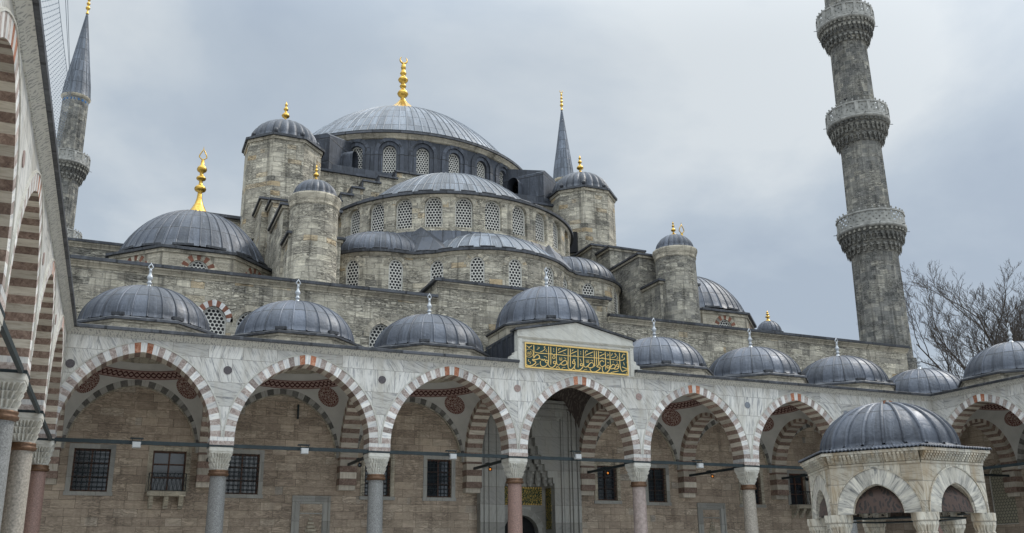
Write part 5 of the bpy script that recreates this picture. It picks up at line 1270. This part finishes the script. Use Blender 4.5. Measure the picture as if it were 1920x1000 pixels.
# ================================================================== MINARETS
def minaret(loc, label):
    c = (0.0, 0.0); t = thing('minaret', (0, 0, 0), label, 'minaret', 'tall stone minarets around the mosque')
    L0 = (0, 0, 0); NS = 16
    def shaft(r0, r1, z0, z1, name='shaft'):
        mb = MB(); N = NS * 6
        def prof(a):
            g = (a * NS / (2 * pi)) % 1.0; return 1.0 if 0.14 < g < 0.86 else 1.06
        zz = [z0, z0 + 0.01, z1 - 0.9, z1 - 0.55, z1]
        P = []; U = []
        for i in range(N + 1):
            a = 2 * pi * i / N; row = []
            for k in range(9):
                z = z0 + (z1 - z0) * k / 8; r = r0 + (r1 - r0) * k / 8; kk = prof(a) if 0 < k < 8 else 1.06
                row.append((r * kk * sin(a), -r * kk * cos(a), z))
            P.append(row); U.append([(a * r0, z0 + (z1 - z0) * k / 8) for k in range(9)])
        mb.grid(P[:-1], U, 0, False, wrap=True)
        return mb.build(name, M_STONE_MIN, t, L0)
    mb = MB(); mb.prism(ngon(c, 2.5, 8, pi / 8), 0, 12); mb.prism(ngon(c, 2.0, 8, pi / 8), 12, 15.0); mb.build('minaret_base', M_STONE_MIN, t, L0)
    shaft(1.62, 1.52, 15.0, 22.95); shaft(1.44, 1.36, 24.8, 31.65); shaft(1.34, 1.27, 33.5, 40.15); shaft(1.26, 1.20, 42.0, 49.5)
    for kind, (zb, ri, ro) in enumerate(((22.75, 1.52, 2.28), (31.45, 1.36, 2.14), (39.95, 1.27, 2.02))):
        mb = MB(); nt_ = 5; h = 1.75 / nt_
        for k in range(nt_):
            r0 = ri + (ro - ri) * (k / nt_) ** 0.9; r1 = ri + (ro - ri) * ((k + 1) / nt_) ** 0.9; z0 = zb + h * k
            mb.lathe(c, [(r0, z0), (r0 + 0.02, z0 + h * 0.4), (r1 - 0.05, z0 + h * 0.8), (r1 - 0.05, z0 + h)], 64)
            nb = 22 + 4 * k
            for i in range(nb):
                a = 2 * pi * (i + 0.5 * (k % 2)) / nb; w = pi * r1 / nb * (0.62 if k % 2 else 0.5)
                mb.obox((r1 * 0.985 * sin(a), -r1 * 0.985 * cos(a)), (cos(a), sin(a)), (-sin(a), cos(a)), w, 0.09, z0 + h * 0.42, z0 + h * 0.97)
                if k in (1, 3): mb.lathe((r1 * 1.0 * sin(a), -r1 * 1.0 * cos(a)), [(0.005, z0 - 0.22), (0.05, z0 - 0.02), (0.09, z0 + h * 0.42)], 5)
        bal = mb.build('balcony', M_STONE_MIN, t, L0)
        z = zb + 1.75; mb = MB(); mb.lathe(c, [(ro - 0.15, z - 0.01), (ro + 0.1, z + 0.02), (ro + 0.16, z + 0.1), (ro + 0.16, z + 0.2), (ro + 0.08, z + 0.28), (ri, z + 0.28)], 64); mb.build('balcony_floor', M_RAIL, bal, L0)
        mb = MB(); n = 16; V = ngon(c, ro + 0.08, n, 0.0); mp = MB(); mfo = MB()
        for i in range(n):
            p, q = V[i], V[(i + 1) % n]; l = hypot(q[0] - p[0], q[1] - p[1]); ux = ((q[0] - p[0]) / l, (q[1] - p[1]) / l)
            mb.poly([(*p, z + 0.28), (*q, z + 0.28), (*q, z + 1.18), (*p, z + 1.18)], 0, [(0, 0), (l, 0), (l, 0.9), (0, 0.9)])
            nrm = (ux[1], -ux[0])
            if kind: mq = MB(); mq.obox((p[0] - nrm[0] * 0.02, p[1] - nrm[1] * 0.02), ux, nrm, 0.13, 0.07, z + 0.441, z + 1.179); mq.build('parapet_post', M_RAIL, bal, L0)
            m_ = ((p[0] + q[0]) / 2, (p[1] + q[1]) / 2)
            mp.obox(m_, ux, nrm, l / 2 + 0.02, 0.06, z + 1.18, z + 1.30); mfo.obox(m_, ux, nrm, l / 2 + 0.02, 0.07, z + 0.26, z + 0.44)
            for q_ in (-0.25, 0.25): mp.lathe((m_[0] + ux[0] * l * q_, m_[1] + ux[1] * l * q_), [(0.03, z + 1.3), (0.035, z + 1.36), (0.07, z + 1.42), (0.05, z + 1.5), (0.005, z + 1.52)], 6)
        mb.build('pierced_parapet', M_LATT, bal, L0); mp.build('parapet_rail', M_RAIL, bal, L0); mfo.build('parapet_foot', M_RAIL, bal, L0)
        mb = MB()
        for i in range(8): a = 2 * pi * (i + 0.3) / 8; mb.tube([((ro + 0.1) * sin(a), -(ro + 0.1) * cos(a), z + 0.2), ((ro + 0.42) * sin(a), -(ro + 0.42) * cos(a), z + 0.18)], 0.025, 4)
        mb.build('water_spout', M_LEADD, bal, L0)
    mb = MB(); mb.lathe(c, [(1.20, 49.0), (1.24, 49.05), (1.24, 49.55)], 48); mb.build('neck', M_STONE_MIN, t, L0)
    mb = MB()
    for i in range(20): a = 2 * pi * i / 20; mb.obox((1.245 * sin(a), -1.245 * cos(a)), (cos(a), sin(a)), (-sin(a), cos(a)), 0.12, 0.012, 49.08, 49.45)
    mb.build('blue_tile', M_BLUET, t, L0)
    mb = MB(); mb.lathe(c, [(1.24, 49.55), (1.36, 49.62), (1.46, 49.75), (1.42, 49.82)], 48); mb.build('cornice', M_TRIM, t, L0)
    cone = dome(c, 49.8, 1.42, 10.4, 16, 7, ribw=0.07, ribh=0.04, seg=2)
    mb = MB(); prof = [(1.44, 49.78), (1.36, 50.1)] + [(1.36 * (1 - q / 8) + 0.06, 50.1 + 10.1 * q / 8) for q in range(1, 9)]
    mb.lathe(c, prof, 32, uvs=(16, 0.7))
    for k in range(16):
        a = 2 * pi * k / 16; mb.tube([(r_ * sin(a), -r_ * cos(a), z_) for r_, z_ in prof], [0.045] * 4 + [0.03] * (len(prof) - 4), 5)
    cn = mb.build('lead_spire', lead('spire_lead', 1, 1, base=(0.10, 0.115, 0.14)) if 'spire_lead' not in bpy.data.materials else bpy.data.materials['spire_lead'], t, L0)
    fm = MB(); fm.lathe(c, [(max(r_, 0.006), 60.1 + z_) for r_, z_ in beads((0.16, 0.06, [(0.24, 0.75, 0.28), (0.2, 1.3, 0.22), (0.17, 1.8, 0.2), (0.14, 2.3, 0.18)], 2.6))], 16); crescent(fm, c, 62.7, 0.2, 0.05); fm.build('gold_finial', M_GOLD, cn, L0)
    t.location = loc
    return t
m1 = minaret((29.4, 9.0, 0.0), 'large grey stone minaret with three pierced balconies at the right end of the hall')
copy_tree(m1, (-27.9, 60.0, 0.0), 'distant minaret with a grey lead spire beside the left edge and the light net')
copy_tree(m1, (30.2, 60.0, 0.0), 'far minaret of which only the dark spire shows above the right domed tower')

# ================================================================== FOUNTAIN KIOSK
FX, FY = -0.2, -18.8; OK = (FX, FY, 0.0)
kiosk = thing('fountain_kiosk', OK, 'hexagonal marble fountain pavilion with one big lead dome at lower right', 'fountain')
RB = 2.30; rot = radians(2); c = (FX, FY)
V = ngon(c, RB, 6, rot); SZ = 2.72
body = MB(); rings = []
for i in range(6):
    p, q = V[i], V[(i + 1) % 6]; L = hypot(q[0] - p[0], q[1] - p[1]); ux = ((q[0] - p[0]) / L, (q[1] - p[1]) / L); f_ = flat(p[0], p[1], *ux)
    o = dict(u=L / 2, w=0.64, zp=SZ, h=0.76, d=0, n=24); wall_openings(body, f_, 0, L, SZ, 4.0, [o])
    fi = lambda u, z, d=0.0, f_=f_: f_(u, z, 0.3 - d); wall_openings(body, fi, 0.15, L - 0.15, SZ, 4.0, [o], flip=True)
    rings.append((f_, L))
kb = body.build('arcade_wall', M_MARBLE_F, kiosk, OK)
for f_, L in rings:
    mb = MB(); ring(mb, f_, L / 2, SZ, 0.64, 0.76, 0.40, 15, lambda k: 0, -0.02, 0.32, dback=1, extrados=0.02); ar = mb.build('arch', voussoir('streaked_marble_voussoir', (0.10, 0.105, 0.11), (0.40, 0.385, 0.345), (0.57, 0.54, 0.465), vein=True) if 'streaked_marble_voussoir' not in bpy.data.materials else bpy.data.materials['streaked_marble_voussoir'], kiosk, OK)
    for q in ((0.402, 0.435, -0.04, 0.0), (-0.03, -0.002, 0.03, 0.2)): mb = MB(); mould(mb, f_, L / 2, SZ, 0.64, 0.76, *q); mb.build('moulding', M_MARBLE_F, ar, OK)
    mb = MB(); fbox(mb, f_, 0.3, L - 0.3, SZ + 0.02, SZ + 0.075, 0.10, 0.15); mb.build('tie_rod', M_IRON, kiosk, OK)
    mb = MB(); n = 22                       # little niches under the eave
    for k in range(n):
        u = L * (k + 0.5) / n; w = L / n / 2
        for q in range(4):
            z0 = 4.03 + 0.055 * q; fbox(mb, f_, u - w * 0.62, u + w * 0.62, z0, z0 + 0.054, -0.03 - 0.045 * q - 0.02, 0.01)
    band(mb, f_, 0, L, [(0, 3.95), (-0.03, 3.96), (-0.03, 4.01), (0.0, 4.02), (-0.02, 4.04), (-0.16, 4.25)], 0, ends=False)
    mb.build('niche_cornice', M_MARBLE_F, kiosk, OK)
mb = MB(); Re = 2.55; E0 = ngon(c, Re - 0.02, 6, rot); mb.prism(E0, 4.255, 4.33); mb.build('eave_slab', M_MARBLE_F, kiosk, OK)
mb = MB(); n = 26; P = []; U = []          # wavy lead skirt running from the hexagonal eave up to the dome
for i in range(6):
    p, q = ngon(c, Re + 0.03, 6, rot)[i], ngon(c, Re + 0.03, 6, rot)[(i + 1) % 6]
    for k in range(n * 4):
        t_ = k / (n * 4); x, y = p[0] + (q[0] - p[0]) * t_, p[1] + (q[1] - p[1]) * t_; wv = abs(sin(pi * t_ * n)) * 0.045; a = atan2(x - c[0], -(y - c[1])); row = []
        for j in range(6):
            s_ = j / 5; X = x + (c[0] + 1.80 * sin(a) - x) * s_; Y = y + (c[1] - 1.80 * cos(a) - y) * s_; row.append((X, Y, 4.335 + wv * (1 - s_) + 0.17 * s_ ** 1.8 + (0.03 if j == 0 else 0.03)))
        row.insert(0, (x, y, 4.325 + wv)); P.append(row); U.append([(a * 4, 0.2 * j) for j in range(7)])
U.append(U[0]); mb.grid(P, U, 0, True, wrap=True); mb.build('lead_skirt', M_LEAD, kiosk, OK)
d = dome(c, 4.50, 1.80, 1.32, 22, 2, ribw=0.10, ribh=0.05, seg=18, flare=0.10).build('dome', M_LEAD, kiosk, OK)
mb = MB(); mb.lathe(c, [(2.05, 2.74), (1.98, 3.1), (1.72, 3.5), (1.2, 3.85), (0.5, 4.02), (0.02, 4.05)], 48); mb.build('painted_ceiling', M_ARABR, kiosk, OK)
for i, (f_, L) in enumerate(rings):
    mb = MB(); ring(mb, f_, L / 2, SZ, 0.66, 0.78, 0.22, 9, lambda k: 0, 0.321, 0.36); mb.build('painted_arch', M_ARAB, kiosk, OK)
for v in V:
    k = 0.93; cc = (c[0] + (v[0] - c[0]) * k, c[1] + (v[1] - c[1]) * k); mb = MB(); mb.lathe(cc, [(0.26, 0.0), (0.26, 0.1), (0.2, 0.2), (0.19, 2.0)], 20); col = mb.build('column', M_MARBLE_F, kiosk, OK)
    mb = MB()
    lv = [(2.0, 0.19, 0), (2.06, 0.21, 0), (2.07, 0.20, 0.22), (2.2, 0.235, 0.24), (2.24, 0.24, 0.05), (2.25, 0.215, 0.2), (2.37, 0.25, 0.22), (2.42, 0.258, 0.04), (2.43, 0.255, 0), (2.52, 0.255, 0), (2.53, 0.275, 0), (2.72, 0.275, 0)]
    N = 72; P = []; a_v = atan2(v[1] - c[1], v[0] - c[0])
    for i in range(N):
        a = 2 * pi * i / N; row = []
        for z, r, dep in lv:
            tt_ = max(0, (z - 2.0) / 0.72); e = 2 + 8 * tt_; b = a - a_v; sq = (abs(cos(b)) ** e + abs(sin(b)) ** e) ** (-1 / e); rr = r * sq * (1 - dep * (1 - abs(cos(a * 10))) if dep else 1); row.append((cc[0] + rr * cos(a), cc[1] + rr * sin(a), z))
        P.append(row)
    mb.grid(P, [[(i / N * 2, z) for z, *_ in lv] for i in range(N + 1)], 0, False, wrap=True); mb.poly([r_[-1] for r_ in P]); mb.build('capital', M_MARBLE_F, col, OK)
# second iron tie ring inside
mb = MB(); Q = ngon(c, 1.72, 6, rot)
for i in range(6): mb.tube([(*Q[i], 2.62), (*Q[(i + 1) % 6], 2.62)], 0.03, 6)
mb.build('inner_tie_ring', M_IRON, kiosk, OK)

# ================================================================== LAMPS ON THE TIE RODS
def floodlight(u, z, label, tilt):
    org = (u, 0.02, z); t = thing('floodlight', org, label, 'floodlight', 'white floodlights on the front tie rods')
    mb = MB(); mb.box(u - 0.15, u + 0.15, -0.22, -0.05, z - 0.27, z - 0.04); mb.box(u - 0.13, u + 0.13, -0.245, -0.221, z - 0.25, z - 0.06)
    for k in range(5): mb.box(u - 0.14 + 0.06 * k, u - 0.12 + 0.06 * k, -0.05, -0.01, z - 0.25, z - 0.06)
    h = mb.build('housing', M_LAMPW, t, org)
    mb = MB(); mb.tube([(u - 0.17, -0.13, z - 0.15), (u - 0.17, -0.02, z + 0.11), (u + 0.17, -0.02, z + 0.11), (u + 0.17, -0.13, z - 0.15)], 0.02, 5); mb.box(u - 0.24, u + 0.24, -0.03, 0.22, z + 0.10, z + 0.14); mb.build('bracket', M_IRON, t, org)
for u, lb in ((-19.45, 'white floodlight on the tie rod of the leftmost front arch'), (-13.0, 'white floodlight on the tie rod of the second front arch from the left'), (-6.5, 'white floodlight on the tie rod left of the portal arch'), (-0.3, 'small white floodlight on the tie rod under the portal arch'), (6.5, 'white floodlight on the tie rod right of the portal arch')):
    floodlight(u, 6.29 if u != -0.3 else 6.5, lb, 0)
def spotlight(u, d, label):
    org = (u, d, 6.2); t = thing('spotlight', org, label, 'spotlight', 'small dark spotlights on the cross ties')
    mb = MB(); mb.tube([(u + 0.02, d - 0.12, 6.02), (u + 0.12, d + 0.1, 6.08)], [0.10, 0.075], 10); mb.tube([(u + 0.12, d + 0.1, 6.08), (u + 0.15, d + 0.2, 6.09)], [0.075, 0.03], 10); mb.tube([(u, d, 6.18), (u + 0.07, d, 6.07)], 0.03, 5)
    mb.box(u - 0.07, u + 0.07, d + 0.02, d + 0.3, 6.31, 6.36); mb.build('lamp_body', M_IRON, t, org)
    mb = MB(); mb.tube([(u + 0.012, d - 0.135, 6.015), (u + 0.022, d - 0.115, 6.02)], [0.05, 0.055], 10); mb.poly([(u + 0.012 + 0.05 * cos(a), d - 0.137, 6.015 + 0.05 * sin(a)) for a in [2 * pi * k / 12 for k in range(12)]]); mb.build('lens', M_ORANGE if 'amber' in label else M_GLASS, t, org)
for u, lb in ((FC[2], 'dark spotlight on the cross tie between the second and third front arches'), (FC[3], 'amber-lit spotlight on the cross tie left of the portal arch'), (FC[4], 'amber-lit spotlight on the cross tie right of the portal arch'), (FC[5], 'amber-lit spotlight on the cross tie one arch right of the portal arch'), (FC[6], 'dark spotlight on the cross tie nearest the fountain kiosk')):
    spotlight(u, 3.6, lb)

# ================================================================== LIGHT NET BETWEEN THE LEFT MINARETS
net = thing('light_net', (-28, 34, 48), 'hanging net of tiny bulbs on cables strung left of the distant minaret', 'string lights')
A_, B_ = Vector((-28.3, 58.6, 49.2)), Vector((-29.0, 9.0, 50.5)); ON = (-28, 34, 48)
def cab(t, dz=0.0): p = A_.lerp(B_, t); p.z += dz - 5.0 * t * (1 - t); return p
mb = MB()
for off, dz in ((0, 0), (0.9, 1.4), (1.2, 1.9)): mb.tube([cab(k / 20, dz * (0.2 + k / 20)) + Vector((off * k / 20 * 1.2, 0, 0)) for k in range(21)], 0.025, 4)
mb.build('cable', M_WIRE, net, ON)
mb = MB(); mw = MB()
for i in range(1, 64):
    p = cab(i / 64); ln = 9.0 if i > 6 else 9.0 * i / 7 + 1.0
    mw.tube([p, p - Vector((0, 0, ln))], 0.005, 3)
    for k in range(int(ln / 0.55)):
        q = p - Vector((0, 0, 0.3 + 0.55 * k)); mb.lathe((q.x, q.y), [(0.004, q.z - 0.07), (0.055, q.z), (0.004, q.z + 0.07)], 4)
mw.build('hanging_wire', M_WIRE, net, ON); bl = mb.build('bulbs', M_WIRE, net, ON); bl['kind'] = 'stuff'

# ================================================================== TREES
def tree(loc, label, seed, H, lean, spread):
    R = random.Random(seed); t = thing('bare_tree', loc, label, 'tree', 'leafless trees beyond the right arcade')
    tr = MB(); cr = MB()
    def seg(mb, p, d, l, r0, r1, wob, n, k=4):
        pts = [Vector(p)]; d = Vector(d)
        for i in range(k):
            d = (d + Vector((R.uniform(-wob, wob), R.uniform(-wob, wob), R.uniform(-wob * 0.4, wob * 0.6)))).normalized(); pts.append(pts[-1] + d * l / k)
        mb.tube(pts, [r0 + (r1 - r0) * i / k for i in range(k + 1)], n); return pts, d
    def branch(p, d, l, r, lev):
        n = 6 if lev < 2 else (4 if lev == 2 else 3)
        pts, de = seg(cr, p, d, l, r, r * (0.22 if lev < 2 else 0.4), 0.10 + 0.05 * lev, n, 5 if lev < 3 else 3)
        if lev >= 4: return
        cnt = (11, 9, 6, 4)[lev]
        for i in range(cnt):
            t_ = 0.22 + 0.78 * (i + R.random() * 0.7) / cnt; k = min(len(pts) - 2, int(t_ * (len(pts) - 1))); q = pts[k].lerp(pts[k + 1], t_ * (len(pts) - 1) - k); dd = (pts[k + 1] - pts[k]).normalized()
            side = Vector((R.uniform(-1, 1), R.uniform(-1, 1), R.uniform(-0.15, 0.5))); side = (side - dd * side.dot(dd)).normalized()
            nd = (dd * R.uniform(0.75, 1.15) + side * R.uniform(0.45, 0.75) + Vector((0, 0, 0.16))).normalized()
            branch(q, nd, l * R.uniform(0.34, 0.52) * (1.15 - 0.45 * t_), max(r * (1 - 0.6 * t_) * 0.5, 0.012), lev + 1)
    base = Vector(loc); pts, d = seg(tr, base, (0, 0, 1), H * 0.30, 0.42, 0.32, 0.05, 10)
    for i in range(8):
        a = 2 * pi * i / 8 + R.uniform(-0.3, 0.3); s_ = R.uniform(0.30, 0.62) * spread
        branch(pts[-1] - Vector((0, 0, R.uniform(0, H * 0.12))), (cos(a) * s_ + lean[0], sin(a) * s_ + lean[1], 1.0), H * R.uniform(0.56, 0.70), 0.19, 0)
    tr.build('trunk', M_BARK, t, loc); cr.build('crown', M_BARK, t, loc)
tree((44.4, 9.0, 0), 'wide leafless tree with fanning branches right behind the small corner dome', 17, 22.6, (-0.08, 0.0), 1.0)
tree((47.5, 7.5, 0), 'taller leafless tree cut by the right edge of the photo', 5, 24.0, (-0.04, 0), 0.85)

# ================================================================== BIRDS
def bird(loc, rz, label, fly=False, group=None):
    mb = MB(); P = []; U = []
    prof = [(-0.20, 0.004), (-0.15, 0.03), (-0.05, 0.065), (0.05, 0.07), (0.11, 0.045), (0.14, 0.042), (0.18, 0.04), (0.215, 0.018), (0.25, 0.003)]
    for j in range(10):
        a = 2 * pi * j / 10; P.append([(x, r * cos(a), (0.05 if x > 0.1 else 0.0) + r * sin(a) + (0 if fly else 0.25 * x)) for x, r in prof])
    mb.grid(P, None, 0, True, wrap=True)
    tail = [(-0.14, -0.02), (-0.36, -0.05), (-0.36, 0.05), (-0.14, 0.02)]; zz = 0 if fly else -0.05
    mb.prism(tail[::-1] if False else tail, zz - 0.012, zz)
    for s in (-1, 1):
        if fly: W_ = [(0.08, s * 0.04), (0.10, s * 0.25), (0.0, s * 0.52), (-0.06, s * 0.28), (-0.08, s * 0.04)]; zw = 0.04
        else: W_ = [(0.06, s * 0.066), (0.02, s * 0.085), (-0.28, s * 0.05), (-0.10, s * 0.06)]; zw = 0.02
        if s < 0: W_.reverse()
        mb.prism(W_, zw, zw + 0.014)
    if not fly:
        for s in (-0.025, 0.025): mb.tube([(0.0, s, -0.05), (0.01, s, -0.12)], 0.008, 4)
    o = mb.build('bird', M_BIRD); o.location = loc; o.rotation_euler = (0, 0, rz); tag(o, label, 'bird', group)
bird((40.0, 18.5, 51.5), 2.4, 'small dark bird flying in the open sky at upper right', True)
bird((28.6, 6.72, 43.1), 0.4, 'dark bird perched low on the top balcony of the right minaret', group='birds on the right minaret')
bird((27.85, 7.30, 43.22), 2.8, 'dark bird perched on the left side of the top minaret balcony', group='birds on the right minaret')
bird((27.35, 7.95, 34.75), 1.2, 'dark bird on the rail of the middle minaret balcony', group='birds on the right minaret')
